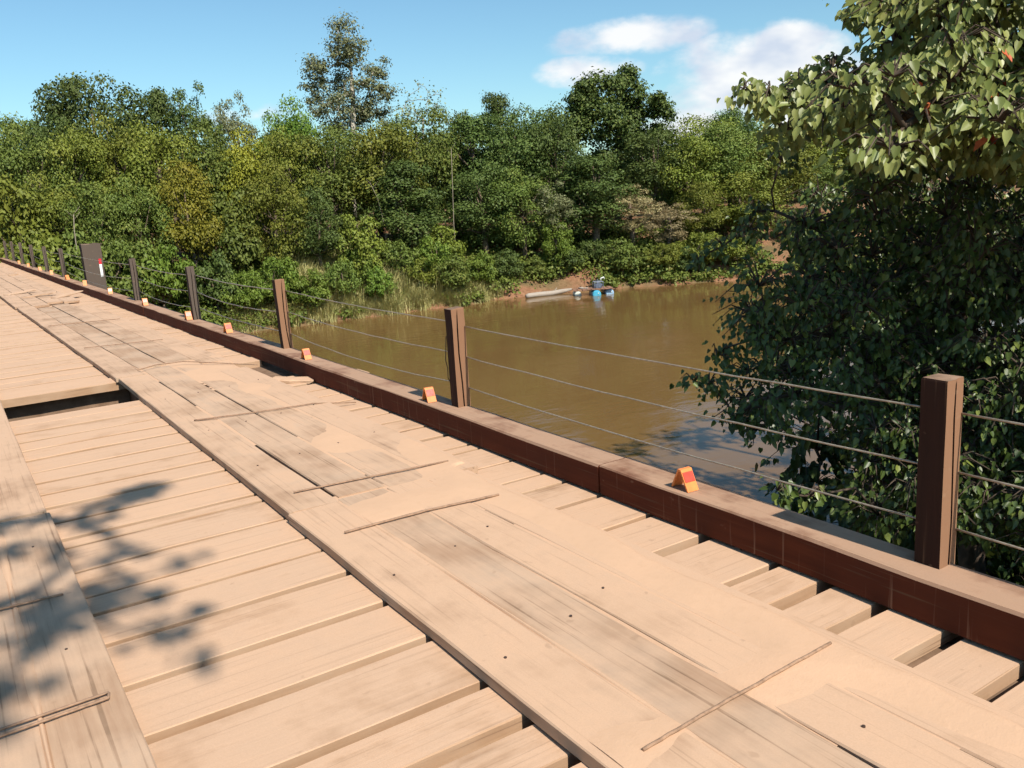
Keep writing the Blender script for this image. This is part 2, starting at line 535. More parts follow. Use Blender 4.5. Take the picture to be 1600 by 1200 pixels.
xs = np.concatenate([np.linspace(-900, -80, 16)[:-1], np.arange(-80, 150, 1.6), np.linspace(150, 1100, 20)])
ys = np.concatenate([np.linspace(-500, -30, 12)[:-1], np.arange(-30, 90, 1.1), np.linspace(90, 1500, 26)])
GX, GY = np.meshgrid(xs, ys)
GZ = ground(GX, GY)
V = np.stack([GX, GY, GZ], -1).reshape(-1, 3)
nx, ny = len(xs), len(ys)
I = (np.arange(ny - 1)[:, None] * nx + np.arange(nx - 1)[None, :]).ravel()
F = np.stack([I, I + 1, I + nx + 1, I + nx], -1)
g = link('ground', mesh_np('ground', V, [(4, F)], [M['ground']], smooth=True))
tag(g, 'reddish brown earth of the river banks', kind='structure')
w = MB(); w.add([(-900, 0, WATER_Z), (1100, 0, WATER_Z), (1100, 60, WATER_Z), (-900, 60, WATER_Z)], [(0, 1, 2, 3)])
w = w.build('water', M['water']); tag(w, 'muddy brown river water', kind='structure')

# ------------------------------------------------------------------ bridge
bridge = tag(empty('timber_bridge', (0.9, 0, 0)), 'dusty wooden plank bridge crossing the brown river', 'bridge')
BO = np.array([.9, 0, 0])


def bx(Y):      # the far half of the bridge bears slightly left
    return -.0085 * max(0., Y - 11)


PT = .062       # deck plank thickness


def plank_mesh(name, Lg, Wd, T, mat, seed, nseg=5, wob=.006, ch=.007, cut=0.0):
    """a sawn plank, length along local x centred, top at z=0, arrises chamfered and edges slightly uneven"""
    r = random.Random(seed); mb = MB(); rings = []
    for i in range(nseg + 1):
        x = -Lg / 2 + Lg * i / nseg
        a = -Wd / 2 + r.uniform(-wob, wob); b = Wd / 2 + r.uniform(-wob, wob); z = r.uniform(-.004, .002); c = ch * r.uniform(.6, 1.6)
        sk = r.uniform(-cut, cut) if i in (0, nseg) else 0
        rings.append([(x, a, -T), (x + sk, a, z - c), (x + sk, a + c, z), (x, b - c, z), (x, b, z - c), (x, b, -T)])
    vs = [p for q in rings for p in q]; fs = []
    for i in range(nseg):
        for j in range(6):
            fs.append((i * 6 + j, (i + 1) * 6 + j, (i + 1) * 6 + (j + 1) % 6, i * 6 + (j + 1) % 6))
    fs.append(tuple(range(6))); fs.append(tuple(nseg * 6 + j for j in range(5, -1, -1)))
    mb.add(vs, fs)
    return mb.mesh(name, mat)


# joints between cross planks, metres from the camera, read along the running strip
joints = [-3.3, -2.95, -2.6, -2.28, -1.95, -1.6, -1.25, -.93, -.58, -.25, .08, .42, .76, 1.1, 1.43, 1.73, 2.04, 2.31, 2.60, 3.06, 3.47, 3.91, 4.27, 4.50, 4.90, 5.30, 5.47, 5.82, 6.17, 6.50, 6.83, 7.16, 7.57, 7.92, 8.28, 8.64, 8.98, 9.30]
rj = random.Random(11)
y = 10.46
far = [10.46]
while y < 53:
    y += rj.choice([.26, .3, .34, .38, .42]); far.append(y)
k = 0
DECKVAR = []
for kk in range(8):
    mb_ = plank_mesh('deck_plank', 4.85, .36, PT, M['deck'], 100 + kk, 10, .009, .0045, .015)
    DECKVAR.append(mb_)


def deck_plank(y0, y1, gap, k, x0=-1.72, x1=3.42):
    wd = y1 - y0 - gap; cy = (y0 + y1) / 2
    o = link('deck_plank', DECKVAR[(k * 5) % 8], bridge)
    r = random.Random(k * 7 + 1)
    o.scale = ((x1 - x0) / 4.85, wd / .36, 1)
    o.location = np.array([(x0 + x1) / 2 + bx(cy), cy, r.uniform(-.007, .003)]) - BO
    o.rotation_euler = (r.uniform(-.012, .012), 0, r.uniform(-.004, .004))
    o.color = (r.uniform(.95, 1.5), 0, 0, 1)
    return o


gaps = {2.04: .05, 2.31: .045, 2.60: .05, 3.06: .05, 3.47: .03, 3.91: .035, 4.27: .03, 1.73: .055, 1.43: .05, 5.30: .012, 6.17: .035, 4.50: .022}
for J in (joints, far):
    for a, b in zip(J[:-1], J[1:]):
        r = random.Random(k + 50)
        g_ = gaps.get(b, r.choice([.02, .03, .04, .05, .03])) * 1.25 + .004
        xe = 3.40 + r.uniform(-.05, .06)
        if abs(a - 8.64) < .01: xe = 3.72
        if abs(a - 8.98) < .01: xe = 2.83
        if abs(a - 10.46) < .01: xe = 3.12
        dp = deck_plank(a, b, g_, k, x1=xe)
        if abs(a - 10.46) < .01: dp.scale.z = 1.5; dp.location.z = .012
        k += 1
# broken pieces left by the hole against the kerb
mb = plank_mesh('broken_plank', .42, .17, .04, M['deck'], 61, 4, .02, .01, .05)
o = link('broken_plank', mb, bridge, loc=np.array([2.93, 8.85, .045]) - BO, rot=(.02, .05, R(-38))); o.color = (.8, 0, 0, 1)
tag(o, 'short broken board lying loose by the hole near the kerb')
mb = plank_mesh('broken_plank', .34, .12, .035, M['deck'], 62, 4, .02, .01, .06)
o = link('broken_plank', mb, bridge, loc=np.array([3.0, 9.22, -.02]) - BO, rot=(.1, .04, R(12))); o.color = (.7, 0, 0, 1)

# running strips
RT = .052
nail_me = MB()
nail_me.add([(0.006 * math.cos(a), .006 * math.sin(a), .003) for a in np.linspace(0, 2 * math.pi, 9)[:-1]] + [(0.0065 * math.cos(a), .0065 * math.sin(a), -.004) for a in np.linspace(0, 2 * math.pi, 9)[:-1]],
            [tuple(range(8))] + [(i, i + 8, (i + 1) % 8 + 8, (i + 1) % 8) for i in range(8)])
nail_me = nail_me.mesh('nail', M['nail'])
ri = 0


def run_plank(x0, x1, y0, y1, dust, yaw=0., z=None, nails=()):
    global ri
    Lg = y1 - y0
    me = plank_mesh('running_plank', Lg, x1 - x0, RT, M['run'], 300 + ri, max(4, int(Lg / .6)), .004, .006, .015)
    r = random.Random(900 + ri)
    o = link('running_plank', me, bridge)
    o.location = np.array([(x0 + x1) / 2, (y0 + y1) / 2, (RT + .003 if z is None else z) + r.uniform(-.003, .003)]) - BO
    o.rotation_euler = (r.uniform(-.006, .006), r.uniform(-.0008, .0008), math.pi / 2 + yaw)
    o.color = (dust, 0, 0, 1)
    for (nx_, ny_) in nails:
        # local x runs along the plank (world y), local y is minus world x
        n = link('nail', nail_me, o, loc=(ny_ - (y0 + y1) / 2, -(nx_ - (x0 + x1) / 2), .0005))
    ri += 1
    return o


EX = [1.465, 1.785, 2.105, 2.375, 2.69]
LX = [-.95, -.62, -.29, .035, .33]
dustR = [.95, .4, 1.0, 1.2]
for i in range(4):
    nl = []
    for yy in (1.3, 2.62, 3.6):
        nl.append(((EX[i] + EX[i + 1]) / 2 + [-.05, .03, 0, .04][i], yy + .11 * i))
    run_plank(EX[i] + (.0 if i == 0 else .006), EX[i + 1] - .003, -2.6, 4.78 + [0, .05, .02, -.02][i], dustR[i], nails=nl)
d2 = [.7, .45, .6, .9]
e2 = [1.47, 1.80, 2.13, 2.46, 2.78]
for i in range(4):
    nl = [((e2[i] + e2[i + 1]) / 2, yy + .07 * i) for yy in (5.9, 7.2, 8.8)]
    run_plank(e2[i] + .006, e2[i + 1] - .012, 4.80 + [.0, .06, .03, 0][i], [10.42, 10.85, 10.9, 9.9][i], d2[i], nails=nl, yaw=[0, .001, -.001, .002][i])
d3 = [.7, .3, .45, .8]
for i in range(4):
    run_plank(1.36 + .325 * i + .004, 1.36 + .325 * (i + 1) - .006, 10.45 + [.0, .45, .5, .1][i], [21.5, 20.8, 21.2, 20.4][i], d3[i], yaw=.017, z=RT + .012)
for i in range(4):
    run_plank(1.16 + .325 * i + .004, 1.16 + .325 * (i + 1) - .006, 21.6 + [.0, -.3, .3, .1][i], [36.0, 35.6, 36.4, 35.4][i], .8, yaw=.012, z=RT + .02)
for i in range(4):
    run_plank(1.06 + .325 * i + .004, 1.06 + .325 * (i + 1) - .006, 36.5, 52, .9, yaw=.008, z=RT + .01)
for i in range(4):
    nl = [((LX[i] + LX[i + 1]) / 2, yy) for yy in (2.5, 3.86, 5.3)]
    run_plank(LX[i] + .006, LX[i + 1] - .006, -2.6, 5.9, [.5, .4, .45, .42][i], nails=nl)
    run_plank(LX[i] - .01, LX[i + 1] - .018, 5.93, 11.9, [.6, .8, .7, .9][i])
    run_plank(LX[i] - .09, LX[i + 1] - .1, 11.95, 24.0, .8, yaw=.012)
    run_plank(LX[i] - .26, LX[i + 1] - .27, 24.05, 52.0, .8, yaw=.009)
# splintered board ends where two running lengths meet far along the strip
for q, (px_, py_, a_) in enumerate([(32, 459, 12), (62, 463, -20), (104, 463, 35)]):
    p = at_z(px_, py_, RT + .02)
    me = plank_mesh('splintered_board', .75, .16, .03, M['run'], 71 + q, 4, .03, .008, .12)
    o = link('splintered_board', me, bridge, loc=p + np.array([0, 0, .05]) - BO, rot=(R(6), R(-5), R(a_))); o.color = (.7, 0, 0, 1)

# dust drifts on the strip: a thin sheet that swells over joints and slopes down to the deck
gx = np.arange(1.50, 3.02, .022); gy = np.arange(.2, 11.6, .03)
DX, DY = np.meshgrid(gx, gy)
nz_ = vnoise(DX * 3.2, DY * 1.0, 1) * .75 + vnoise(DX * 8, DY * 3, 2) * .2 + vnoise(DX * 30, DY * 22, 4) * .05
edge = 2.70 + np.where(DY > 4.9, .08, 0) + (vnoise(DY * 1.1, DY * 0, 5) - .5) * .10 + (vnoise(DY * 7, DY * 0, 6) - .5) * .035
top = RT + .003
cover = .012 * (nz_ - .95)
# more dust towards the kerb side and around the plank ends
cover += .020 * np.clip((DX - 2.40) / .26, 0, 1) * np.clip(1.0 - np.clip(DY - 4.6, 0, 2) * .7, .12, 1)
cover += .012 * np.exp(-((DY - 4.5) / .24) ** 2) * np.clip((DX - 1.62) * 4, 0, 1)
cover += .010 * np.exp(-((DY - 1.9) / .16) ** 2)
cover += .014 * np.exp(-((DY - 10.95) / .35) ** 2) * np.clip((DX - 2.0) * 3, 0, 1)
cover -= .010 * ((DX > 1.79) & (DX < 2.10) & (DY < 4.3))
cover = np.clip(cover, -.02, .011)
slope = np.clip((DX - (edge - .06)) / .14, 0, 1)
slope = slope * slope * (3 - 2 * slope)
DZ = (top + cover) * (1 - slope) + (-.065) * slope
DZ = np.where((DY > 8.7) & (DY < 10.5) & (DX > 2.74), -.05, DZ)
nx, ny = len(gx), len(gy)
I = (np.arange(ny - 1)[:, None] * nx + np.arange(nx - 1)[None, :]).ravel()
F = np.stack([I, I + 1, I + nx + 1, I + nx], -1)
zc = DZ.ravel()[F].max(1)
tp = np.where(DX.ravel()[F].mean(1) < 2.68, top - .006, -.02)
F = F[zc > tp]
rv, rf = [], []
for (sx, sy0, sy1, wd, hh) in ((.036, .5, 8.0, .022, .0075), (1.786, .6, 4.6, .016, .007), (-.29, .5, 6, .02, .006)):
    yy_ = np.arange(sy0, sy1, .035); base_i = len(DX.ravel()) + len(rv)
    ww = wd * (.35 + 1.1 * vnoise(yy_ * 1.3, yy_ * 0, 8) * (.5 + vnoise(yy_ * 9, yy_ * 0, 9)))
    hh_ = hh * (vnoise(yy_ * 1.7, yy_ * 0, 10) * 1.3 - .2)
    for yv, wv, hv in zip(yy_, ww, hh_):
        for fx, fz in ((-1, -.012), (-.45, hv * .8), (0, hv), (.45, hv * .8), (1, -.012)): rv.append((sx + fx * wv, yv, top + fz))
    for q in range(len(yy_) - 1):
        for q2 in range(4): rf.append((base_i + q * 5 + q2, base_i + q * 5 + q2 + 1, base_i + (q + 1) * 5 + q2 + 1, base_i + (q + 1) * 5 + q2))
F = np.concatenate([F, np.array(rf)])
DV = np.concatenate([np.stack([DX, DY, DZ], -1).reshape(-1, 3), np.array(rv)])
o = link('dust', mesh_np('dust', DV, [(4, F)], [M['dust']], smooth=True))
tag(o, 'pale orange dust drifted over the running boards of the bridge', 'dust', kind='stuff')

# thin steel rods and wire loops laid across the running boards
def rod(pts, rad=.0065):
    mb = MB(); P = []
    r = random.Random(int(abs(pts[0][1]) * 100))
    n = 9
    pts = [np.array(p, float) for p in pts]
    for a, b in zip(pts[:-1], pts[1:]):
        for i in range(n):
            q = a + (b - a) * i / n
            P.append(q + np.array([0, r.uniform(-.002, .002), r.uniform(0, .0012)]))
    P.append(pts[-1])
    P = [p - BO for p in P]
    mb.tube(P, rad, 6)
    return mb.build('fixing_rod', M['rod'], bridge, smooth=True)


zt = RT + .014
rod([(1.60, 1.86, zt), (1.95, 1.88, zt), (2.58, 1.90, zt + .004)], .0065)
rod([(1.60, 4.26, zt), (2.1, 4.25, zt), (2.55, 4.19, zt)], .007)
rod([(1.62, 5.12, zt), (2.14, 5.06, zt), (2.66, 5.0, zt)], .006)
rod([(1.80, 7.52, zt + .01), (1.62, 7.62, zt), (2.1, 7.50, zt), (2.62, 7.42, zt), (3.0, 7.34, .02)], .006)
rod([(-.5, 3.36, zt), (-.09, 3.34, zt), (.27, 3.35, zt), (.262, 3.31, zt), (-.09, 3.29, zt), (-.5, 3.30, zt)], .0055)
rod([(-.5, 4.48, zt), (-.04, 4.47, zt), (.24, 4.45, zt)], .006)
rod([(1.72, 10.62, zt + .02), (1.95, 10.75, zt + .03), (2.25, 10.7, zt + .03), (2.9, 9.95, .05)], .006)
rod([(1.5, 13.2, zt + .02), (2.0, 13.1, zt + .02), (2.5, 13.0, zt + .02)], .006)
rod([(1.4, 16.6, zt + .03), (2.0, 16.5, zt + .03), (2.5, 16.4, zt + .03)], .007)

# kerb beams in lengths, butted
KI, KO, KH = 3.095, 3.335, .19
cuts = [-3.2, 3.92, 10.9, 17.2, 23.6, 30.5, 37.5, 44.5, 52.5]
for i, (a, b) in enumerate(zip(cuts[:-1], cuts[1:])):
    r = random.Random(i + 400)
    me = plank_mesh('kerb_beam', b - a - .012, KO - KI, KH - .012, M['kerb'], 500 + i, 14, .006, .009, .0)
    cy = (a + b) / 2
    o = link('kerb_beam', me, bridge, loc=np.array([(KI + KO) / 2 + bx(cy) + r.uniform(-.006, .006), cy, KH + r.uniform(-.004, .004)]) - BO,
             rot=(0, 0, math.pi / 2 + (.0085 if a > 10 else 0)))
    o.color = (.95, 0, 0, 1)
    me = plank_mesh('kerb_beam', b - a - .012, KO - KI, KH - .012, M['kerb'], 540 + i, 14, .006, .009, .0)
    o = link('kerb_beam', me, bridge, loc=np.array([-1.44 + bx(cy), cy, KH]) - BO, rot=(0, 0, math.pi / 2 + (.0085 if a > 10 else 0)))
    o.color = (.95, 0, 0, 1)
# girders, pile bents below the deck
for gx_ in (-1.25, -.3, 1.75, 2.35, 3.0):
    for (a, b, dx) in ((-3.2, 11.9, 0), (11.95, 24.6, -.06), (24.65, 38, -.16), (38.05, 53, -.28)):
        mb = MB(); mb.box(-.15, .15, a, b, -.46, -.075)
        mb.build('girder', M['girder'], bridge, loc=np.array([gx_ + dx, 0, 0]) - BO)
for (a, b, dx) in ((-3.2, 11.9, 0), (11.95, 24.6, -.06), (24.65, 38, -.16), (38.05, 53, -.28)):
    mb = MB(); mb.box(3.17, 3.27, a, b, -.62, -.085); mb.build('added_edge_beam', M['girder'], bridge, loc=np.array([dx, 0, 0]) - BO)  # added beam, closes off the bright water so the hole stays dark
gl = [-1.25, -.3, 1.75, 2.35, 3.0]
for ga, gb in zip(gl[:-1], gl[1:]):
    for yy in (10.62, 8.3):
        mb = MB(); mb.box(ga + .155, gb - .155, yy, yy + .14, -.45, -.082); mb.build('blocking', M['girder'], bridge, loc=-BO)
for yy in (11.9, 24.6, 38.0):
    mb = MB(); mb.box(-1.9, 3.7, yy - .2, yy + .2, -.84, -.465); mb.build('pile_cap', M['girder'], bridge, loc=-BO)
    for xx in (-1.5, .9, 3.3):
        mb = MB(); mb.tube([(xx, yy, -7.2), (xx, yy, -4), (xx, yy, -.85)], [.24, .22, .21], 12)
        mb.build('pile', M['girder'], bridge, smooth=True, loc=-BO)

# ------------------------------------------------------------------ railing: posts and cables
rail = tag(empty('cable_railing', (3.29, 1.9, KH)), 'brown timber posts joined by three thin steel cables along the kerb', 'railing')
RO = np.array([3.29, 1.9, KH])
PW = .112
posts = [(1.92, .80, 0, 0, 'post'), (5.88, .79, .0, .0, 'post'), (9.98, .82, .06, .0, 'post'), (14.1, .83, .05, 0, 'oldpost'), (18.6, .84, .02, 0, 'oldpost'),
         (29.3, .86, 0, 0, 'oldpost'), (33.5, .86, .03, 0, 'oldpost'), (37.8, .86, .0, 0, 'oldpost'), (42.0, .9, .03, 0, 'oldpost'), (46.2, .9, .0, 0, 'oldpost'), (50.2, .9, 0, 0, 'oldpost')]
for i, (py_, h, tx, ty, mt) in enumerate(posts):
    a = PW / 2; b = .056
    r = random.Random(i)
    gxp = r.uniform(-.012, .012); gw = .006
    # section with a drying crack on the face towards the camera
    poly = [(-a, -b), (gxp - gw, -b), (gxp, -b + .035), (gxp + gw, -b), (a, -b), (a, b), (-a, b)]
    mb = MB(); n = len(poly); lev = [0, .25 * h, .55 * h, .8 * h, h - .006, h]
    vs = []
    for zi, z in enumerate(lev):
        s = 1.0 if zi < 5 else .955
        ox, oy = r.uniform(-.002, .002), r.uniform(-.002, .002)
        for j, (x, y_) in enumerate(poly):
            if j in (1, 2, 3) and zi >= 4: y_ = -b + .001 * (j == 2)
            xx = x + (.008 * math.sin(z * 7 + i) if j in (1, 2, 3) else 0)
            vs.append((xx * s + ox, y_ * s + oy, z + (r.uniform(-.006, .004) if zi == 5 else 0)))
    fs = [tuple(range(n - 1, -1, -1)), tuple(range(5 * n, 6 * n))]
    for q in range(5):
        for j in range(n): fs.append((q * n + j, q * n + (j + 1) % n, (q + 1) * n + (j + 1) % n, (q + 1) * n + j))
    mb.add(vs, fs)
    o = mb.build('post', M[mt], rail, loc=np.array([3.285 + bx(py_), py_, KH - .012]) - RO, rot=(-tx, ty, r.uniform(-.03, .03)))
    o.color = (.7, 0, 0, 1)
allp = [(-2.1, .80)] + [(p[0], p[1]) for p in posts]
for f, sg in ((.80, .035), (.49, .05), (.18, .045)):
    for i in range(len(allp) - 1):
        (ya, ha), (yb, hb) = allp[i], allp[i + 1]
        mb = MB(); P = []; r = random.Random(int(f * 100) + i)
        sag = sg * r.uniform(.5, 1.5) * (1.8 if yb - ya > 6 else 1) * (.4 if i < 2 else 1)
        for q in range(15):
            s = q / 14
            yy = ya + (yb - ya) * s
            P.append(np.array([3.335 + bx(yy), yy, KH + f * (ha + (hb - ha) * s) + (.02 if i > 1 else .0) - sag * 4 * s * (1 - s) + r.uniform(-.003, .003)]) - RO)
        mb.tube(P, .0048 if i < 3 else .0062, 6)
        mb.build('cable', M['wire'], rail, smooth=True)
# loose end of wire hanging behind the second post
mb = MB(); mb.tube([np.array(p) - RO for p in [(3.25, 5.98, .74), (3.255, 6.01, .62), (3.24, 6.0, .55), (3.265, 6.02, .47), (3.245, 5.99, .40), (3.27, 6.01, .37)]], .004, 5)
mb.build('loose_wire', M['darkbark'], rail, smooth=True)

# the thick pile head with its striped sticker
ph = tag(empty('pile_head', (3.62, 26.8, -.4)), 'thick dark pile head rising beside the kerb with a red and white sticker', 'post')
mb = MB()
r = random.Random(3)
sec = [(-.24, -.16), (-.1, -.175), (.08, -.17), (.24, -.16), (.25, .15), (-.25, .16)]
mb.prism(sec, 0, 1.57)
mb.v = [(x * (1 + .02 * math.sin(z * 9)), y_, z + (.03 * math.sin(x * 14) if z > 1 else 0)) for x, y_, z in mb.v]
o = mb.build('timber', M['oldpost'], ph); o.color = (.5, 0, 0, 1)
mb = MB(); mb.box(.13, .195, -.185, -.176, .66, 1.0); mb.build('sticker', M['white'], ph)
mb = MB(); mb.box(.128, .198, -.186, -.1765, 1.005, 1.15); mb.build('sticker_band', M['redtape'], ph)

# ------------------------------------------------------------------ tent-shaped orange markers on the kerb
mk_px = [(1072, 762), (667, 627), (477, 561), (360, 519), (288, 500), (226, 477), (173, 459), (134, 446), (104, 437), (79, 429), (61, 423), (45, 417), (32, 412)]
MW, MH, ML = .075, .112, .07
mb = MB()
th = .008
prof_o = [(-ML, 0), (-.012, MH), (.012, MH), (ML, 0)]
prof_i = [(ML - .012, 0), (.006, MH - .012), (-.006, MH - .012), (-ML + .012, 0)]
prof = prof_o + prof_i; n = len(prof)
vs = [(-MW / 2, y_, z) for y_, z in prof] + [(MW / 2, y_, z) for y_, z in prof]
fs = [(i, (i + 1) % n, n + (i + 1) % n, n + i) for i in range(n)]
for k_ in range(3):
    fs.append((k_, 7 - k_, 6 - k_, k_ + 1)); fs.append((n + k_, n + k_ + 1, n + 6 - k_, n + 7 - k_))
mb.add(vs, fs)
mk_me = mb.mesh('tent_body', M['orange'])
# reflector patch lying on the sloping face
mb = MB()
nrm = np.array([0, -MH, ML - .012]); nrm = nrm / np.linalg.norm(nrm)
def onface(s): return np.array([0, -ML + (ML - .012) * s, MH * s])
q = [onface(.42) + nrm * .0035, onface(.86) + nrm * .0035]
mb.add([(x, p[1] + e * nrm[1], p[2] + e * nrm[2]) for e in (0, -.003) for p in q for x in (-MW * .44, MW * .44)],
       [(0, 1, 3, 2), (4, 6, 7, 5), (0, 4, 5, 1), (2, 3, 7, 6), (0, 2, 6, 4), (1, 5, 7, 3)])
pt_me = mb.mesh('reflector_patch', M['red'])
ordn = ['with a faded red patch, largest and nearest on the kerb', 'standing beside the second railing post from the right',
        'just right of the third railing post', 'midway between the third and fourth railing posts', 'at the foot of the fourth railing post',
        'just right of the fifth railing post', 'in front of the thick pile head, on its right', 'at the left foot of the thick pile head',
        'first one left of the thick pile head, by a grey post', 'second one left of the thick pile head', 'third one left of the thick pile head',
        'fourth one left of the thick pile head', 'far tiny one, last before the left picture edge']
for i, (px_, py_) in enumerate(mk_px):
    p = at_z(px_, py_, KH)
    yy = p[1]
    e = tag(empty('kerb_marker', (3.175 + bx(yy), yy, KH + .001)), 'orange tent-shaped marker ' + ordn[i], 'marker', 'orange markers along the kerb')
    r = random.Random(i + 7)
    e.rotation_euler = (0, 0, r.uniform(-.2, .2)); s = 1.0 if i < 3 else 1.15
    e.scale = (s, s, s)
    link('tent_body', mk_me, e)
    if i < 7: link('reflector_patch', pt_me, e)

# ------------------------------------------------------------------ foliage builders
def unit(v): return v / (np.linalg.norm(v, axis=-1, keepdims=True) + 1e-9)


def leaf_cards(P, N, T, S, wid=.34, fold=.10):
    """diamond leaf sprays: 4 verts each, folded along the rib"""
    T = unit(T - N * np.sum(N * T, -1, keepdims=True)); B = np.cross(N, T); S = S[:, None]
    V = np.stack([P - T * .5 * S, P + B * wid * S + N * fold * S, P + T * .5 * S, P - B * wid * S + N * fold * S], 1).reshape(-1, 3)
    I = np.arange(len(P))[:, None] * 4
    return V, np.concatenate([np.concatenate([I, I + 1, I + 2], 1), np.concatenate([I, I + 2, I + 3], 1)])


HEART = np.array([(0, 0), (.27, -.09), (.43, .14), (.37, .45), (0, 1.0), (-.37, .45), (-.43, .14), (-.27, -.09)])


def heart_cards(P, N, T, S):
    T = unit(T - N * np.sum(N * T, -1, keepdims=True)); B = np.cross(N, T)
    h = np.array([0, .10, .12, .09, -.12, .09, .12, .10])
    rsw = np.random.RandomState(len(P)); wv = rsw.uniform(.62, 1.02, len(P))[:, None, None]; cv = rsw.uniform(-.5, .35, len(P))[:, None, None]
    V = P[:, None, :] + S[:, None, None] * (cv * N[:, None, :] * (HEART[None, :, 1:2] ** 2) * .6 + wv * B[:, None, :] * HEART[None, :, 0:1] + T[:, None, :] * HEART[None, :, 1:2] + N[:, None, :] * h[None, :, None])
    n = len(P); I = np.arange(n)[:, None] * 8
    F = np.concatenate([I + np.array([[0, 1, 2, 3, 4]]), I + np.array([[0, 4, 5, 6, 7]])])
    return V.reshape(-1, 3), F


def cluster_leaves(rs, centers, radii, counts, size, updir=.35, shell=.55, flat=.8):
    Ps, Ns, Ts, Ss = [], [], [], []
    for c, r, n in zip(centers, radii, counts):
        d = unit(rs.normal(size=(n, 3)))
        d[:, 2] = np.where(rs.rand(n) < .5, np.abs(d[:, 2]), d[:, 2])
        rad = r * (shell + (1 - shell) * rs.rand(n) ** .6) * (1 + .18 * rs.normal(size=n))
        P = c + d * rad[:, None] * np.array([1, 1, flat])
        N = unit(d + np.array([0, 0, updir]) + rs.normal(size=(n, 3)) * .55)
        T = unit(rs.normal(size=(n, 3)) * .7 + d * .4 + np.array([0, 0, -.5]))
        Ps.append(P); Ns.append(N); Ts.append(T); Ss.append(size * (.6 + .8 * rs.rand(n)))
    return np.concatenate(Ps), np.concatenate(Ns), np.concatenate(Ts), np.concatenate(Ss)


def make_variant(seed, H, Rr, base, ncl, nleaf, size, shape='round', lump=.26, flat=.8):
    """a broadleaf tree of height H and crown radius Rr; returns trunk mesh and crown mesh"""
    rs = np.random.RandomState(seed)
    zc = base * H + (1 - base) * H * .5; hz = (1 - base) * H * .5
    C, Q = [], []
    for i in range(ncl):
        d = unit(rs.normal(size=3)); rad = rs.uniform(.35, .92) ** .7
        p = d * rad
        if shape == 'dome' and p[2] < -.2: p[2] *= .5
        if shape == 'cone': p[:2] *= (1 - .45 * p[2])
        lr = lump * rs.uniform(.65, 1.25) * Rr
        C.append(np.array([p[0] * (Rr - lr * .5), p[1] * (Rr - lr * .5), zc + p[2] * (hz - lr * .5)])); Q.append(lr)
    C = np.array(C); Q = np.array(Q)
    w = Q ** 2; cnt = np.maximum(20, (w / w.sum() * nleaf)).astype(int)
    P, N, T, S = cluster_leaves(rs, C, Q, cnt, size, flat=flat)
    Vv, Ff = leaf_cards(P, N, T, S)
    rnd = rs.rand(len(P)); cl = np.repeat(rs.rand(ncl), cnt); rnd = np.clip(.6 * rnd + .45 * cl - .02, 0, 1)
    crown = mesh_np('crown', Vv, [(3, Ff)], [L['mid']], rnd=np.concatenate([rnd, rnd]))
    mb = MB(); tr = .022 * H + .03
    top = np.array([rs.normal() * .25, rs.normal() * .25, H * .78])
    pts = [np.array([0, 0, -.4]), np.array([rs.normal() * .08, rs.normal() * .08, H * .3]), np.array([rs.normal() * .15, rs.normal() * .15, H * .55]), top]
    mb.tube(pts, [tr * 1.25, tr * .85, tr * .55, tr * .15], 7)
    for i in rs.choice(ncl, min(ncl, 12), replace=False):
        s = np.clip((C[i][2] / H) * .7, .18, .7); k0 = s * H
        p0 = np.array([0, 0, k0]); mid = (p0 + C[i]) / 2 + np.array([0, 0, -.06 * H * rs.rand()])
        mb.tube([p0, mid, C[i]], [tr * .42, tr * .26, tr * .07], 5)
    return mb.mesh('trunk', M['bark'], True), crown


VAR = {}
VAR['a'] = (make_variant(1, 11, 3.4, .16, 46, 15000, .2, 'round', .33), 11, 3.4)
VAR['b'] = (make_variant(2, 10, 3.8, .12, 58, 17000, .19, 'dome', .28), 10, 3.8)
VAR['c'] = (make_variant(3, 12, 3.0, .14, 48, 15000, .2, 'cone', .34), 12, 3.0)
VAR['d'] = (make_variant(4, 9, 3.6, .08, 62, 16000, .18, 'round', .26), 9, 3.6)
VAR['e'] = (make_variant(5, 8, 3.2, .03, 54, 14000, .18, 'dome', .29), 8, 3.2)
VAR['f'] = (make_variant(6, 11, 3.2, .22, 60, 8500, .18, 'round', .22), 11, 3.2)      # looser
VAR['g'] = (make_variant(16, 10, 4.6, .2, 150, 24000, .19, 'dome', .19), 10, 4.6)
VAR['s'] = (make_variant(7, 3.2, 1.7, .0, 46, 5200, .17, 'dome', .26), 3.2, 1.7)       # shrub
VAR['t'] = (make_variant(8, 3.0, 2.1, .0, 60, 6000, .16, 'dome', .2), 3.0, 2.1)        # shrub
VAR['u'] = (make_variant(9, 5.0, 2.3, .0, 60, 6500, .2, 'round', .24), 5.0, 2.3)


def behind_shore(px, py, d):
    """point on the pixel ray d metres behind the far waterline"""
    Y = 50.0
    for _ in range(12):
        p = at_y(px, py, Y)
        Y = float(shore_far(p[0])) + d
    return at_y(px, py, Y)


tree_i = 0


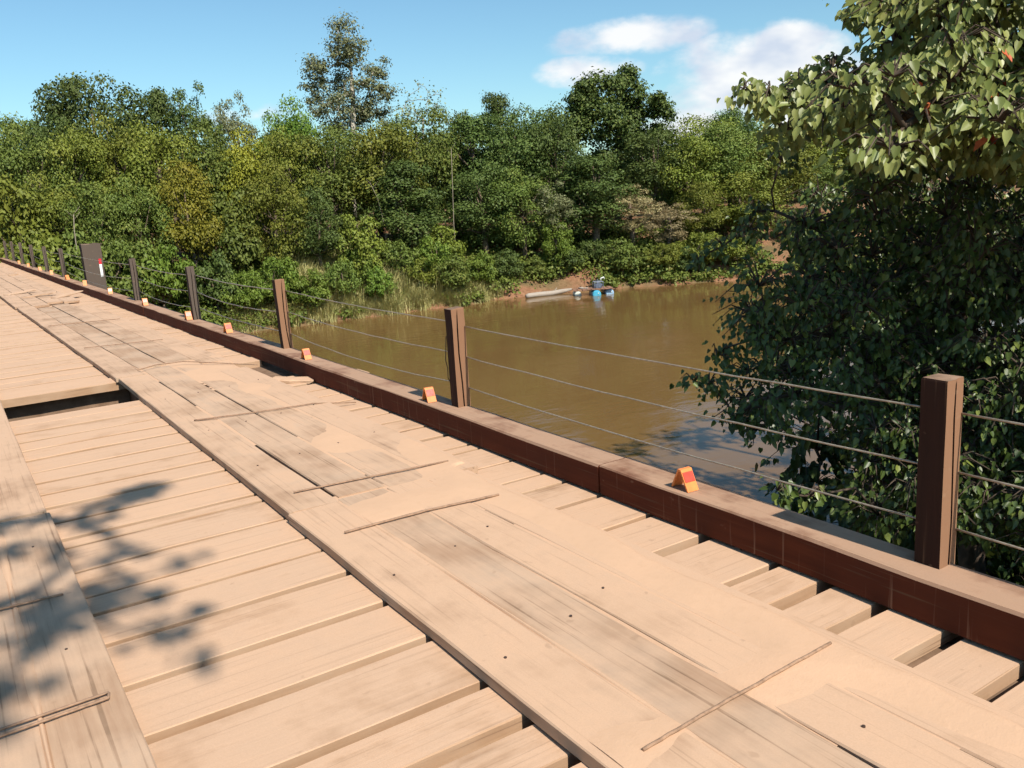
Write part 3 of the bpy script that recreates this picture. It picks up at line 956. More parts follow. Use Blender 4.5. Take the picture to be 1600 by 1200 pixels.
def far_tree(name, px, py, wpx, d, var, leaf, label, cat='tree', group='trees on the far bank', bark='bark'):
    global tree_i
    p = behind_shore(px, py, d)
    (tm, cm), H, Rr = VAR[var]
    zb = float(ground(p[0], p[1])) - .05
    dist = np.linalg.norm(p[:2]); width = wpx / FPX * dist
    s_h = max(.3, (p[2] - zb) / H / .935); s_w = max(.3, width / Rr)
    # keep leaf proportions natural
    s_w = min(max(s_w, s_h * .62), s_h * 1.7)
    e = tag(empty(name, (p[0], p[1], zb)), label, cat, group)
    r = random.Random(tree_i * 13 + 5); tree_i += 1
    e.rotation_euler = (0, 0, r.uniform(0, 6.28)); e.scale = (s_w, s_w, s_h)
    a = link('trunk', tm, e); b = link('crown', cm, e)
    for o_, mt in ((a, M[bark]), (b, L[leaf])):
        o_.material_slots[0].link = 'OBJECT'; o_.material_slots[0].material = mt
    return e


# skyline trees: px, py of the top, half width in px, metres behind the waterline, form, leaf colour, label
SKY = [
    (18, 183, 60, 22, 'b', 'mid', 'mid green tree top at the far left end of the skyline'),
    (132, 118, 92, 20, 'g', 'dark', 'broad dome-shaped dark green tree on the left skyline'),
    (70, 182, 40, 17, 'a', 'dark', 'low dark crown below the left shoulder of the dome-shaped tree'),
    (242, 124, 34, 18, 'c', 'dark', 'narrow dark tree with a knobbly top right of the dome-shaped tree'),
    (296, 138, 46, 17, 'f', 'dark', 'dark airy tree with sky showing through, between narrow and grey round trees'),
    (365, 153, 34, 26, 'f', 'grey', 'small grey round crown standing alone on the left skyline'),
    (447, 166, 58, 15, 'd', 'bright', 'fresh green rounded tree left of the tall sparse tree'),
    (520, 195, 50, 14, 'a', 'mid', 'mid green tree at the foot of the tall sparse tree'),
    (600, 190, 44, 15, 'f', 'grey', 'greyish tree just below the right lobe of the tall sparse tree'),
    (700, 168, 48, 15, 'a', 'mid', 'mid green tree right of the bare twiggy tree'),
    (776, 134, 30, 15, 'c', 'dark', 'dark tree with a small round head, centre of the skyline'),
    (832, 166, 52, 13, 'a', 'dark', 'dark tree between the round-headed tree and the big lobed tree'),
    (1100, 182, 60, 15, 'a', 'olive', 'olive tree right of the big lobed tree under the cloud'),
    (1145, 168, 60, 22, 'g', 'dark', 'dark flat-topped tree under the big white cloud'),
    (1210, 196, 70, 18, 'b', 'olive', 'olive tree partly hidden by the lit tip of the near tree'),
    (1290, 190, 70, 20, 'a', 'olive', 'olive tree behind the upper branches of the near tree'),
]
for q in SKY: far_tree('broadleaf_tree', *q)
MID = [
    (35, 205, 60, 9, 'd', 'mid', 'mid green tree behind the leftmost grey posts'),
    (100, 205, 60, 9.5, 'b', 'olive', 'olive tree below the left side of the dome-shaped tree'),
    (172, 192, 62, 10, 'd', 'olive', 'broad olive tree directly below the dome-shaped tree'),
    (238, 195, 64, 9, 'b', 'olive', 'olive tree below the narrow knobbly tree'),
    (308, 195, 66, 9, 'a', 'mid', 'green leafy tree below the airy dark tree'),
    (376, 212, 55, 8.5, 'd', 'yellow', 'yellowish tree below the small grey round crown'),
    (442, 205, 66, 8, 'b', 'olive', 'olive tree below the fresh green rounded tree'),
    (512, 200, 62, 8.5, 'a', 'mid', 'green tree below the trunk of the tall sparse tree'),
    (582, 196, 76, 7, 'b', 'olive', 'golden olive tree with an overhanging dark hollow, left of centre'),
    (650, 172, 62, 9, 'a', 'mid', 'green tree below the bare twiggy tree'),
    (735, 168, 62, 9, 'c', 'dark', 'tall dark tree above the grassy bank, left of the round-headed tree'),
    (795, 178, 62, 8.5, 'a', 'dark', 'dark tree below the dark round-headed tree'),
    (862, 176, 58, 8, 'd', 'dark', 'dark tree above the pale log, below the skyline gap'),
    (1025, 196, 56, 9, 'a', 'dark', 'dark tree below the right side of the big lobed tree'),
    (1075, 205, 62, 8, 'd', 'olive', 'olive tree above the pale dry bushes'),
    (1140, 195, 66, 9, 'b', 'mid', 'green tree below the dark flat-topped tree'),
    (1205, 225, 66, 8, 'd', 'olive', 'olive tree beside the left edge of the near tree'),
    (1280, 260, 70, 9, 'd', 'mid', 'green tree hidden deep behind the near tree'),
]
for q in MID: far_tree('broadleaf_tree', *q)
FRONT = [
    (12, 262, 52, 4.5, 'u', 'olive', 'olive bush behind the first grey post at the left edge'),
    (70, 282, 55, 4.5, 'd', 'olive', 'olive bushy tree behind the row of small grey posts'),
    (138, 296, 52, 4, 'e', 'mid', 'green bushy tree above the thick pile head'),
    (205, 286, 52, 4.5, 'd', 'mid', 'green bushy tree above the fifth railing post'),
    (285, 262, 56, 4.5, 'e', 'yellow', 'yellow green bushy tree above the fourth railing post'),
    (352, 290, 50, 4, 'u', 'mid', 'mid green bushy tree between the fourth and third railing posts'),
    (418, 262, 60, 4.5, 'd', 'olive', 'brown olive bushy tree above the third railing post'),
    (488, 300, 50, 4, 'e', 'dark', 'dark glossy bush right above the third railing post'),
    (560, 330, 44, 3.2, 'u', 'olive', 'light olive bush at the left of the grassy slope'),
    (622, 245, 66, 5, 'c', 'dark', 'dark tree with bare stems in front above the grassy bank'),
    (690, 345, 42, 3.2, 'u', 'olive', 'light olive bush above the second railing post'),
    (752, 262, 62, 4.5, 'a', 'dark', 'dark leafy tree standing over the water right of the grassy bank'),
    (812, 270, 58, 3.6, 'd', 'mid', 'green tree above the left end of the pale log'),
    (862, 288, 44, 3.8, 'f', 'grey', 'grey green tree leaning above the pale log'),
    (868, 345, 30, 2.4, 'u', 'bright', 'bright fresh green bush hanging over the pale log'),
    (925, 235, 62, 4.5, 'c', 'dark', 'dark tree above the floating raft'),
    (985, 292, 50, 3.6, 'f', 'dry', 'pale brown dry tree right of the floating raft'),
    (1045, 318, 44, 3.2, 'f', 'dry', 'second dry brown tree, at the bend of the far bank'),
    (1095, 290, 46, 4, 'e', 'olive', 'olive bushy tree at the bend of the far bank'),
    (1160, 275, 66, 4, 'e', 'olive', 'olive bushy tree touching the outline of the near tree'),
    (1240, 330, 70, 4, 'e', 'mid', 'green bushy tree seen through gaps of the near tree'),
]
for q in FRONT: far_tree('bushy_tree', *q)
SHR = [
    (60, 360, 40, 1.6, 't', 'olive', 'olive shrub below the smallest grey posts'),
    (118, 362, 36, 1.5, 's', 'mid', 'green shrub at the foot of the bare white stem'),
    (180, 372, 36, 1.6, 't', 'mid', 'green shrub right of the thick pile head'),
    (240, 378, 38, 1.4, 't', 'bright', 'bright green shrub between fifth and fourth railing posts'),
    (330, 398, 36, 1.4, 's', 'dark', 'dark shrub right of the fourth railing post'),
    (372, 420, 36, 1.0, 't', 'bright', 'bright green shrub midway between third and fourth railing posts'),
    (425, 398, 40, 1.3, 't', 'bright', 'bright leafy shrub behind the third railing post'),
    (480, 425, 34, .8, 's', 'bright', 'fresh green shrub right of the third railing post'),
    (528, 405, 34, 1.2, 't', 'mid', 'mid green shrub left of the dry grass on the bank'),
    (560, 385, 34, 2.2, 't', 'bright', 'fresh green shrub on the upper grassy bank, left part'),
    (622, 372, 36, 2.6, 't', 'mid', 'green shrub on the upper grassy bank, middle part'),
    (676, 372, 34, 2.4, 's', 'bright', 'fresh green shrub on the upper grassy bank, right part'),
    (592, 418, 26, 1.0, 's', 'bright', 'small bright shrub amid the dry grass on the bank'),
    (655, 398, 34, 1.3, 't', 'olive', 'olive shrub at the right end of the dry grass'),
    (705, 400, 34, 1.0, 's', 'mid', 'green shrub above the second railing post at the waterline'),
    (748, 395, 28, .8, 's', 'bright', 'fresh green shrub hanging to the water left of the log'),
    (790, 392, 30, 1.2, 's', 'dark', 'dark shrub behind the left end of the log'),
    (972, 375, 34, .6, 's', 'mid', 'rounded green shrub drooping to the water right of the raft'),
    (1010, 395, 22, 1.0, 's', 'mid', 'small green shrub right of the drooping rounded shrub'),
    (832, 402, 26, 1.6, 's', 'mid', 'green shrub hanging just above the middle of the log'),
    (885, 385, 30, 2.2, 's', 'dark', 'dark shrub on the bank between the log and the raft'),
    (930, 372, 34, 2.6, 't', 'dark', 'dark shrub overhanging directly above the raft'),
    (1035, 378, 30, 1.4, 't', 'olive', 'olive shrub above the waterline left of the bend'),
    (1062, 392, 26, .9, 's', 'dark', 'low dark shrub touching the water near the bend'),
    (1092, 360, 40, 1.2, 't', 'olive', 'light olive shrub at the end of the visible shoreline'),
    (1150, 370, 40, 1.4, 't', 'olive', 'olive shrub behind the lower left tip of the near tree'),
]
for q in SHR: far_tree('shrub', *q, cat='shrub', group='shrubs at the far waterline')


# ---- trees grown from their own branch graph
def branch_graph(base, trunk_pts, ends, rs, rmax, sway=.10):
    """connect every spray to the nearest grown node; returns tube list with radii from the load carried"""
    nodes = [np.asarray(base, float)] + [np.asarray(p, float) for p in trunk_pts]
    parent = [-1] + list(range(len(trunk_pts)))
    order = sorted(range(len(ends)), key=lambda i: np.linalg.norm(ends[i] - nodes[-1]) * .6 + np.linalg.norm(ends[i] - nodes[0]) * .4)
    for i in order:
        e = np.asarray(ends[i], float)
        A = np.array(nodes)
        d = np.linalg.norm(A - e, axis=1) + .35 * np.maximum(0, A[:, 2] - e[2])
        d[0] += 2
        j = int(np.argmin(d))
        mid = (nodes[j] + e) / 2 + rs.normal(size=3) * sway * np.linalg.norm(e - nodes[j]) + np.array([0, 0, .08 * np.linalg.norm(e - nodes[j])])
        nodes.append(mid); parent.append(j)
        nodes.append(e); parent.append(len(nodes) - 2)
    load = np.ones(len(nodes))
    for i in range(len(nodes) - 1, 0, -1): load[parent[i]] += load[i]
    rad = rmax * np.sqrt(load / load[0])
    return nodes, parent, rad


def branches_mesh(nodes, parent, rad, mat, name='trunk', n=6, rmin=.006):
    mb = MB()
    for i in range(1, len(nodes)):
        j = parent[i]
        mb.tube([nodes[j], nodes[i]], [max(rmin, min(rad[j], rad[i] * 1.25)), max(rmin, rad[i])], n if rad[i] > .03 else 5, cap=True)
    return mb.mesh(name, mat, True)


def sparse_tree(name, lobes, px0, d, leaf, bark, rmax, size, label, base_px, trunk_to, per=300):
    """lobes: (px, py, radius px) of separate leaf masses"""
    rs = np.random.RandomState(int(px0))
    b = behind_shore(base_px, 330, d); Y = b[1]
    zb = float(ground(b[0], b[1])) - .2
    e = tag(empty(name, (b[0], b[1], zb)), label, 'tree', 'trees on the far bank'); BO_ = np.array([b[0], b[1], zb])
    sc = np.linalg.norm(b[:2]) / FPX
    C, Q, cnt, ends = [], [], [], []
    for (px, py, rp, dens) in lobes:
        c = at_y(px, py, Y + rs.uniform(-1.2, 1.2)); r = rp * sc
        k = max(4, int(rp / 3.2))
        for i in range(k):
            dd = unit(rs.normal(size=3)); p = c + dd * r * rs.uniform(.3, .85)
            C.append(p); Q.append(r * rs.uniform(.4, .75)); cnt.append(int(per * dens)); ends.append(p)
    tp = [at_y(px, py, Y) for (px, py) in trunk_to]
    nodes, parent, rad = branch_graph(BO_, tp, ends, rs, rmax)
    nodes = [q - BO_ for q in nodes]
    link('trunk', branches_mesh(nodes, parent, rad, M[bark], rmin=.018), e)
    if sum(cnt):
        C = np.array(C) - BO_
        P, N, T, S = cluster_leaves(rs, C, Q, cnt, size, shell=.05)
        Vv, Ff = leaf_cards(P, N, T, S); rnd = rs.rand(len(P))
        link('crown', mesh_np('crown', Vv, [(3, Ff)], [L[leaf]], rnd=np.concatenate([rnd, rnd])), e)
    return e


sparse_tree('tall_tree', [(545, 58, 30, 1), (528, 85, 24, .9), (560, 82, 24, .9), (545, 100, 22, .7), (500, 108, 26, 1), (485, 135, 22, .9), (515, 130, 24, .8), (592, 110, 24, .8), (575, 128, 26, .8), (598, 142, 26, .8), (548, 140, 26, .6),
                          (560, 168, 34, .9), (520, 168, 30, .9), (495, 165, 24, .8), (595, 172, 24, .8), (530, 195, 34, 1), (570, 198, 34, 1)], 545, 17, 'grey', 'palebark', .20, .17,
            'tall sparse tree with open grey green lobes rising above the forest', 550, [(551, 230), (552, 170), (550, 125), (545, 85)], per=150)
sparse_tree('bare_tree', [(660, 150, 26, .1), (640, 160, 22, .12), (685, 160, 24, .1), (662, 180, 30, .3), (690, 185, 20, .2), (632, 182, 20, .3)], 660, 15, 'grey', 'sapbark', .06, .2,
            'thin pale twiggy tree almost without leaves on the skyline', 660, [(661, 230), (661, 185)], per=70)
sparse_tree('lobed_tree', [(975, 128, 26, 1), (940, 150, 34, 1), (905, 155, 26, 1), (985, 160, 32, 1), (1028, 172, 28, 1), (950, 195, 40, 1), (1000, 210, 36, 1), (900, 200, 36, 1), (965, 250, 44, 1), (1035, 215, 26, .9)],
            975, 13, 'dark', 'bark', .30, .24, 'big dark tree with several rounded lobes left of the white cloud', 965, [(966, 330), (965, 250), (968, 190)], per=330)

# bare stems in front of the forest
def stem(label, pts, d, r0):
    b = behind_shore(pts[0][0], pts[0][1], d)
    Y = b[1]
    P = [at_y(px, py, Y) for px, py in pts]
    zb = float(ground(P[0][0], Y)) - .2
    P = [np.array([P[0][0], Y, zb])] + P
    o0 = P[0].copy()
    mb = MB(); mb.tube([p - o0 for p in P], list(np.linspace(r0, r0 * .5, len(P))), 6)
    for k_ in range(3):
        a = P[-1] - o0; s = k_ * .18
        q0 = (P[-1] * (1 - s) + P[-2] * s) - o0
        mb.tube([q0, q0 + np.array([(-1) ** k_ * .35, -.1, .4])], [r0 * .4, r0 * .15], 5)
    o = mb.build('bare_sapling', M['sapbark'], None, smooth=True, loc=o0)
    tag(o, label, 'sapling', 'bare stems in front of the forest')


stem('thin bare whitish stem standing left of the thick pile head', [(121, 398), (116, 360), (115, 335)], 1.0, .04)
stem('long straight bare stem in the middle of the forest', [(709, 350), (707, 290), (705, 232)], 3.0, .03)
stem('slanting bare stem above the grassy bank', [(601, 352), (590, 310), (578, 285)], 4.0, .026)
stem('short leaning bare stem left of the slanting one', [(622, 350), (618, 320), (612, 300)], 3.6, .024)

# ---- undergrowth on the far bank, dry grass, forest behind
rs = np.random.RandomState(77)
n = 1000
X = np.concatenate([rs.uniform(-14, 75, 400), rs.uniform(4, 33, 400), rs.uniform(30, 48, 200)]); D = rs.uniform(.05, 9, n)
X = np.concatenate([X, rs.uniform(2, 70, 330)]); D = np.concatenate([D, rs.uniform(-.1, .7, 330)]); n = len(X)
Y = shore_far(X) + D
C = np.stack([X, Y, ground(X, Y) + .25], 1)
keep = ~((D < .7) & (((X > 29.5) & (X < 37.5)) | ((X > 18) & (X < 27) & (rs.rand(n) < .5)))) & ~((X > 18.5) & (X < 27.5) & (D < 5) & (rs.rand(n) < .75)) & ~((X > 33.2) & (X < 37.6) & (D < 1.1)) & ~((X > 29.5) & (X < 33.5) & (D < .6)) & ~((X < 4.2) & (X > -3))
C = C[keep]; Q = rs.uniform(.45, 1.05, len(C)) * np.where(D[keep] < .7, .62, 1.0); cnt = (Q * 170).astype(int)
Xn = np.concatenate([rs.uniform(4.6, 22, 190), rs.uniform(-14, -2.8, 60)]); Yn = shore_near(Xn) - rs.uniform(-.1, 9, 250)
Cn = np.stack([Xn, Yn, ground(Xn, Yn) + .12], 1); Qn = rs.uniform(.35, .75, 250)
C = np.concatenate([C, Cn]); Q = np.concatenate([Q, Qn]); cnt = (Q * 170).astype(int)
P, N, T, S = cluster_leaves(rs, C, Q, cnt, .2, flat=.85)
Vv, Ff = leaf_cards(P, N, T, S); rnd = np.clip(rs.rand(len(P)) * .6 + np.repeat(rs.rand(len(C)), cnt) * .45, 0, 1)
o = link('undergrowth', mesh_np('undergrowth', Vv, [(3, Ff)], [L['under']], rnd=np.concatenate([rnd, rnd])))
tag(o, 'tangled green undergrowth covering the river banks', 'undergrowth', kind='stuff')


def blades(rs, P, h, w, lean):
    n = len(P); a = rs.uniform(0, 6.283, n); H = h * (.5 + rs.rand(n))
    dirv = np.stack([np.cos(a), np.sin(a), np.zeros(n)], 1); side = np.stack([-np.sin(a), np.cos(a), np.zeros(n)], 1)
    le = (lean * (.3 + rs.rand(n)))[:, None]
    v0 = P - side * w; v1 = P + side * w
    m_ = P + np.stack([np.zeros(n), np.zeros(n), H * .6], 1) + dirv * le * H[:, None] * .35
    tip = P + np.stack([np.zeros(n), np.zeros(n), H * .82], 1) + dirv * le * H[:, None]
    V = np.stack([v0, v1, m_ + side * w * .8, m_ - side * w * .8, tip], 1).reshape(-1, 3)
    I = np.arange(n)[:, None] * 5
    return V, [(4, np.concatenate([I, I + 1, I + 2, I + 3], 1)), (3, np.concatenate([I + 3, I + 2, I + 4], 1))]


n = 26000
tx = rs.uniform(13, 31, 620); td = np.abs(rs.normal(size=620)) * 2.2 + .02
idx = rs.randint(0, 620, n)
X = tx[idx] + rs.normal(size=n) * .22; Y = shore_far(X) + td[idx] + rs.normal(size=n) * .2
P = np.stack([X, Y, ground(X, Y) - .05], 1)
Vv, Fb = blades(rs, P, .95, .014, .8)
rnd = rs.rand(n)
n2_ = 9000
tx = rs.uniform(18, 28, 420); td = rs.uniform(.6, 6.5, 420); idx = rs.randint(0, 420, n2_)
X = tx[idx] + rs.normal(size=n2_) * .2; Y = shore_far(X) + td[idx] + rs.normal(size=n2_) * .2
P2 = np.stack([X, Y, ground(X, Y) - .05], 1)
V2, F2 = blades(rs, P2, 1.7, .02, .55)
Fb = Fb + [(k_, f_ + len(Vv)) for k_, f_ in F2]
Vv = np.concatenate([Vv, V2]); r2 = np.clip(.35 + .65 * rs.rand(n2_), 0, 1)
o = link('grass', mesh_np('grass', Vv, Fb, [L['drygrass']], rnd=np.concatenate([rnd, rnd, r2, r2])))
tag(o, 'dry straw-coloured grass hanging to the water on the far bank', 'grass', kind='stuff')

n = 210
X = rs.uniform(-45, 130, n); D = rs.uniform(22, 42, n)
Y = shore_far(X) + D
C, Q = [], []
for x_, y_ in zip(X, Y):
    zt_ = rs.uniform(2.5, 6.2); zb_ = float(ground(x_, y_))
    for q in range(3):
        C.append((x_ + rs.normal() * 1.2, y_ + rs.normal() * 1.0, zb_ + (zt_ - zb_) * (.35 + .3 * q))); Q.append(rs.uniform(1.5, 2.4))
C = np.array(C); Q = np.array(Q); cnt = (Q * 62).astype(int)
P, N, T, S = cluster_leaves(rs, C, Q, cnt, .55, flat=.9)
Vv, Ff = leaf_cards(P, N, T, S); rnd = np.clip(rs.rand(len(P)) * .6 + np.repeat(rs.rand(len(C)), cnt) * .45, 0, 1)
o = link('distant_forest', mesh_np('distant_forest', Vv, [(3, Ff)], [L['dark']], rnd=np.concatenate([rnd, rnd])))  # dark leaf colour stands in for shade in the gaps between crowns
tag(o, 'solid green forest filling in behind the trees of the far bank', 'forest', kind='stuff')

# ------------------------------------------------------------------ raft with drums, log
rp = at_z(928, 461, WATER_Z)
raft = tag(empty('pontoon_raft', (rp[0], rp[1], WATER_Z)), 'small plank raft with pump engine floating on blue and white drums', 'raft')
ang = math.atan2(CR[1], CR[0])
raft.rotation_euler = (0, 0, ang + .08)
for (x_, mt, y0, ln, r_) in ((-1.02, 'whiteplastic', .2, 1.0, .24), (.12, 'blue', -.45, 1.5, .30), (1.05, 'paleblue', -.1, 1.3, .29)):
    mb = MB()
    mb.tube([(x_, y0 - .05, .06), (x_, y0, .06), (x_, y0 + .06, .06), (x_, y0 + ln * .33, .06), (x_, y0 + ln * .35, .06), (x_, y0 + ln * .66, .06), (x_, y0 + ln * .68, .06), (x_, y0 + ln, .06)],
            [r_ * .8, r_ * .95, r_, r_, r_ * 1.05, r_ * 1.05, r_, r_ * .9], 14)
    d_ = mb.build('drum', M[mt], raft, smooth=False)
    mb = MB(); mb.tube([(x_ + .1, y0 - .075, .16), (x_ + .1, y0 - .05, .16)], .045, 8); mb.build('bung', M['whiteplastic'], d_)
r = random.Random(4)
for i in range(9):
    x_ = -1.2 + i * .29
    mb = MB(); mb.box(x_ - .13, x_ + .13, -.35 + r.uniform(-.12, .12) + (.45 if i < 2 else 0), 1.1 + r.uniform(-.1, .1), .375 + r.uniform(0, .02), .415)
    o = mb.build('board', M['raft'], raft, rot=(0, r.uniform(-.02, .02), r.uniform(-.05, .05)))
for y_ in (-.1, .85):
    mb = MB(); mb.box(-1.3, 1.4, y_ - .04, y_ + .04, .335, .372); mb.build('joist', M['raft'], raft)
mb = MB()
mb.box(.15, .55, .1, .5, .44, .72); mb.tube([(.1, .3, .58), (.16, .3, .58)], .16, 12); mb.tube([(.56, .3, .58), (.62, .3, .58)], .13, 12)
mb.box(.25, .45, .15, .45, .72, .86); mb.tube([(.3, .2, .86), (.3, .2, 1.02)], .04, 8)
mb.build('engine', M['engine'], raft)
mb = MB()
for xx in (.05, .66):
    for yy in (.02, .58): mb.tube([(xx, yy, .42), (xx, yy, .84)], .018, 6)
mb.tube([(.05, .02, .84), (.66, .02, .84), (.66, .58, .84), (.05, .58, .84), (.05, .02, .84)], .018, 6)
mb.build('engine_frame', M['engine'], raft)
mb = MB(); mb.tube([(.5, .3, .84), (.56, .28, 1.05), (.74, .3, 1.1), (.78, .3, .98)], .05, 8); mb.build('exhaust', M['whiteplastic'], raft, smooth=True)
mb = MB(); mb.tube([(-.35, .2, .45), (-.5, .4, .44), (-.75, .3, .47), (-.9, .6, .46), (-.6, .8, .45)], .05, 8); mb.build('hose', M['log'], raft, smooth=True)

a = at_z(822, 466, WATER_Z); b = at_z(893, 457, WATER_Z)
mb = MB(); dvec = b - a
mb.tube([np.array([0, 0, .12]), dvec * .05 + [0, 0, .14], dvec * .3 + [0, .05, .13], dvec * .55 + [0, -.05, .12], dvec * .8 + [0, .04, .16], dvec + [0, 0, .22]], [.12, .17, .18, .17, .15, .08], 12)
mb.tube([dvec * .6 + [0, 0, .2], dvec * .66 + [0, -.1, .45]], [.05, .02], 6)
o = mb.build('driftwood_log', M['log'], None, smooth=True, loc=a)
tag(o, 'bleached grey log lying along the waterline left of the raft', 'log')
# ------------------------------------------------------------------ the near tree on the right, heart-shaped leaves
def in_poly(x, y, poly):
    c = False; n = len(poly)
    for i in range(n):
        x1, y1 = poly[i]; x2, y2 = poly[(i + 1) % n]
        if (y1 > y) != (y2 > y) and x < (x2 - x1) * (y - y1) / (y2 - y1) + x1: c = not c
    return c


def heart_tree(name, base, trunk, ends, rad, per, size, label, seed, bark, rmax, pick=0, toward=None, leafmat='near', red=0, flat=.55):
    rs = np.random.RandomState(seed)
    base = np.asarray(base, float)
    e = tag(empty(name, base), label, 'tree')
    nodes, parent, rr = branch_graph(base, trunk, ends, rs, rmax, .12)
    P, N, T, S = [], [], [], []
    tw = []
    for ei, (c, r0) in enumerate(zip(ends, rad)):
        nt = max(4, int(per / 7 * min(1.15, r0 / .36))) if r0 > 0 else 4
        r0 = abs(r0)
        for _ in range(nt):
            d = unit(rs.normal(size=3) * np.array([1, 1, flat]) + TO_SUN * .3); ln = r0 * rs.uniform(.5, 1.15)
            q = c + d * ln + np.array([0, 0, -.18 * ln])
            tw.append((c, c + d * ln * .55 + np.array([0, 0, .05]), q))
            k = 7
            s = rs.uniform(.35, 1.03, k)[:, None]
            p = c + (q - c) * s + rs.normal(size=(k, 3)) * .045
            out = unit(p - c)
            tip = unit(np.array([0, 0, -1.0]) + out * .45 + rs.normal(size=(k, 3)) * .35)
            outw = unit((p - base) * np.array([1, 1, 0]))
            nn = unit(TO_SUN * .75 + outw * .85 + out * .2 + rs.normal(size=(k, 3)) * .33)
            P.append(p); T.append(tip); N.append(nn); S.append(size * (.45 + .85 * rs.rand(k)))
    P = np.concatenate(P); N = np.concatenate(N); T = np.concatenate(T); S = np.concatenate(S)
    rnd = rs.rand(len(P))
    mb = MB()
    for (a, b_, c_) in tw: mb.tube([a - base, b_ - base, c_ - base], [.009, .006, .003], 4, cap=False)
    tr = link('trunk', branches_mesh([q - base for q in nodes], parent, rr, M[bark], rmin=.009), e)
    tw_o = link('twigs', mb.mesh('twigs', M[bark]), tr); tw_o['kind'] = 'stuff'
    sel = np.zeros(len(P), bool)
    if pick:
        # the leaves that show largest: near the camera, sunlit upper tier, inside the picture
        d = P - np.array([0, 0, CAM_H]); z = d @ CF
        u = 800 + FPX * (d @ CR) / z; v = 600 - FPX * (d @ CU) / z
        ok = (u > 0) & (u < 1600) & (v > 0) & (v < 1000)
        score = np.where(ok, S / z * (1 + .5 * (v < 240)), -1)
        sel[np.argsort(-score)[:pick]] = True
    Vv, Ff = heart_cards(P[~sel] - base, N[~sel], T[~sel], S[~sel])
    rr_ = rnd[~sel]
    cr = link('foliage', mesh_np('foliage', Vv, [(5, Ff)], [L[leafmat]], rnd=np.concatenate([rr_, rr_])), e)
    cr['kind'] = 'stuff'
    if pick:
        lm = []
        for k in range(6):
            Vv, Ff = heart_cards(np.zeros((1, 3)), np.array([[0, 0, 1.]]), np.array([[0, 1., 0]]), np.ones(1) * 1.0)
            Vv = Vv + np.random.RandomState(k).normal(size=Vv.shape) * .045
            lm.append(mesh_np('leaf', Vv, [(5, Ff)], [L[leafmat]], rnd=[.15 + .15 * k] * 2))
        rm = mesh_np('leaf', Vv, [(5, Ff)], [L['redleaf']], rnd=[.5, .5])
        ii = np.where(sel)[0]
        for q, i in enumerate(ii):
            t_ = T[i] - N[i] * (N[i] @ T[i]); t_ /= np.linalg.norm(t_)
            bvec = np.cross(N[i], t_)
            mm = Matrix.Identity(4)
            # card frame: B = N x T ; local x -> B, local y -> T, local z -> N  (heart_cards built with N=z, T=y gives B=-x)
            for k in range(3):
                mm[k][0] = -bvec[k] * S[i]; mm[k][1] = t_[k] * S[i]; mm[k][2] = N[i][k] * S[i]; mm[k][3] = P[i][k] - base[k]
            o = link('leaf', rm if (red and q % 41 == 7) else lm[q % 6], e)
            o.matrix_local = mm
    return e


rs = np.random.RandomState(21)
POLY_TOP = [(1372, -20), (1400, 50), (1360, 112), (1300, 128), (1222, 140), (1190, 158), (1215, 190), (1262, 214), (1330, 228), (1430, 240), (1700, 250), (1950, 245), (1950, -60), (1500, -90)]
POLY_LOW = [(1290, 262), (1265, 310), (1235, 340), (1215, 400), (1180, 440), (1150, 490), (1142, 560), (1130, 600), (1165, 640), (1220, 640), (1295, 600), (1330, 700), (1330, 770), (1360, 810), (1440, 830), (1900, 900), (1900, 270), (1500, 255)]


def fill(poly, step, dists, jit, prob, rmin, rmax, ystep=.8):
    ends, rad = [], []
    x0 = min(p[0] for p in poly); x1 = max(p[0] for p in poly); y0 = min(p[1] for p in poly); y1 = max(p[1] for p in poly)
    for dd in dists:
        for yy in np.arange(y0, y1, step * ystep):
            for xx in np.arange(x0, x1, step):
                ax, ay = xx + rs.uniform(-jit, jit), yy + rs.uniform(-jit, jit) * .5
                if in_poly(ax, ay, poly) and rs.rand() < prob:
                    ends.append(at_d(ax, ay, dd + rs.uniform(-.5, .5))); rad.append(rs.uniform(rmin, rmax))
    return ends, rad


# upper tree: tiers of pale drooping heart leaves with gaps between the tiers
ends, rad = fill(POLY_TOP, 52, (6.2, 7.0, 7.9), 24, .78, .26, .42, 1.05)
for (px, py, dd, r_) in [(1160, 146, 6.6, .12), (1180, 150, 6.6, .18), (1205, 156, 6.6, .24), (1245, 148, 6.7, .26), (1300, 108, 6.8, .14), (1345, 20, 6.8, .16), (1370, 5, 6.8, .22), (1230, 205, 6.8, .2)]:
    ends.append(at_d(px, py, dd)); rad.append(r_)
tb = np.array([8.8, 4.6, float(ground(8.8, 4.6)) - .2])
heart_tree('near_tree', tb, [tb + [-.1, .1, 1.5], tb + [-.3, .2, 3.2], tb + [-.4, .2, 5.0], tb + [-.5, .1, 6.4]], ends, rad, 118, .068,
           'upper right tree with tiers of pale drooping heart-shaped leaves', 31, 'darkbark', .15, pick=300, red=1, flat=.3)
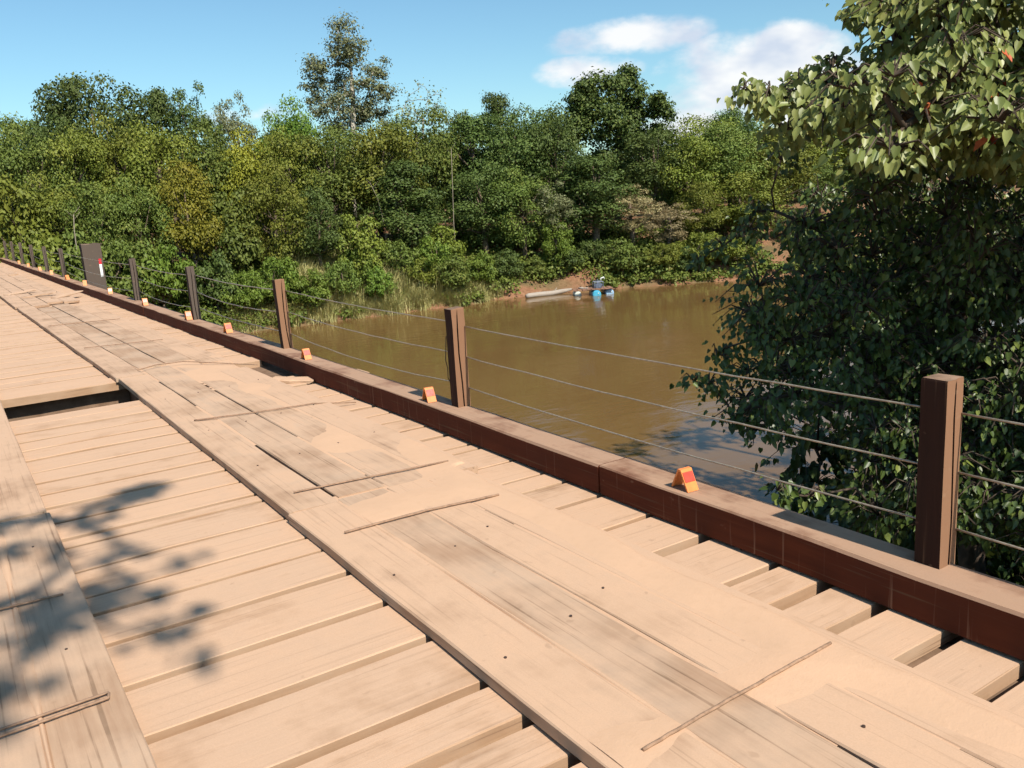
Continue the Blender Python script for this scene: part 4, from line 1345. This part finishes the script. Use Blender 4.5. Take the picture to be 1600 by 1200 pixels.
# lower tree: small leaves coloured dark for shade, down to the water
ends, rad = fill(POLY_LOW, 58, (7.8, 8.8, 10.0), 24, .82, .28, .42)
for (px, py, dd, r_) in [(1085, 596, 7.8, .12), (1108, 600, 7.8, .17), (1120, 555, 8.0, .2), (1150, 655, 7.8, .2), (1180, 672, 7.7, .15), (1215, 765, 6.6, .10), (1265, 775, 6.8, .16), (1092, 410, 8.2, .07), (1130, 385, 8.2, .12), (1170, 360, 8.2, .18), (1180, 330, 8.4, .14), (1220, 250, 8.2, .18)]:
    ends.append(at_d(px, py, dd)); rad.append(r_)
tb = np.array([9.4, 6.0, float(ground(9.4, 6.0)) - .2])
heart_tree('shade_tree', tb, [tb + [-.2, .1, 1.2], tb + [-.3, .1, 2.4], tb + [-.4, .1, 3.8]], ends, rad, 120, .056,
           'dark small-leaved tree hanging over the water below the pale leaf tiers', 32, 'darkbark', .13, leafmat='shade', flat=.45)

# neighbours on the near bank: they shade the near tree and the water, one limb throws its shadow on the deck
def bank_tree(name, x, y, H, Rr, label, seed, n=26, extra=None, leafmat='near', zlow=.3):
    rs = np.random.RandomState(seed)
    zb = float(ground(x, y)) - .2
    ends, rad = [], []
    for i in range(n * 3):
        d = unit(rs.normal(size=3)); q = d * rs.uniform(.4, 1) ** .5
        p = np.array([x + q[0] * Rr, y + q[1] * Rr, zb + H * (.5 + zlow * .5) + q[2] * H * (.5 - zlow * .5)])
        ends.append(p); rad.append(rs.uniform(.5, .75))
    per = 60
    if extra is not None:
        for p in extra: ends.append(np.array(p)); rad.append(-.34)
    tr = [np.array([x, y, zb + H * .25]), np.array([x - .1, y, zb + H * .45]), np.array([x - .1, y + .1, zb + H * .65])]
    return heart_tree(name, (x, y, zb), tr, ends, rad, per, .15, label, seed, 'darkbark', .2, leafmat=leafmat)


sh = [(.72, 6.0), (1.02, 6.1), (.45, 5.75), (.2, 4.5), (.62, 4.5), (.42, 3.95), (.05, 4.1), (.1, 5.45), (-.1, 5.9), (.5, 4.95), (-.3, 4.8), (-.4, 5.5), (-.5, 4.2), (-.2, 3.8)]
LIMB = 9.0
extra = [np.array([a_, b_, .05]) + TO_SUN * ((LIMB + .5 * math.sin(i * 2.1)) / TO_SUN[2]) for i, (a_, b_) in enumerate(sh)]
bank_tree('bank_tree', -5.2, -4.2, 9.0, 2.6, 'tree on the left of the bridge behind the viewer, shading the boards', 45, 14, extra)
bank_tree('bank_tree', 8.4, -2.4, 7.6, 3.0, 'tall leafy tree on the near bank behind the near tree', 41, 17)
bank_tree('bank_tree', 13.2, 1.8, 10.0, 3.4, 'dark leafy tree on the near bank right of the near tree', 42, 28, leafmat='nearshaded', zlow=.1)
bank_tree('bank_tree', 10.2, 6.0, 4.4, 1.6, 'low dark bush on the near bank below the right railing post', 46, 20, leafmat='nearshaded', zlow=.0)
bank_tree('bank_tree', 12.4, 7.9, 5.6, 2.1, 'dark bush overhanging the water behind the near tree', 47, 30, leafmat='nearshaded', zlow=.0)
bank_tree('bank_tree', 17.0, 5.2, 12.0, 3.4, 'dark leafy tree farther along the near bank, behind the near tree', 43, 26, leafmat='nearshaded', zlow=.1)
bank_tree('bank_tree', 13.4, 6.0, 8.6, 2.9, 'dark tree leaning over the water behind the right railing post', 44, 20, leafmat='nearshaded', zlow=.0)
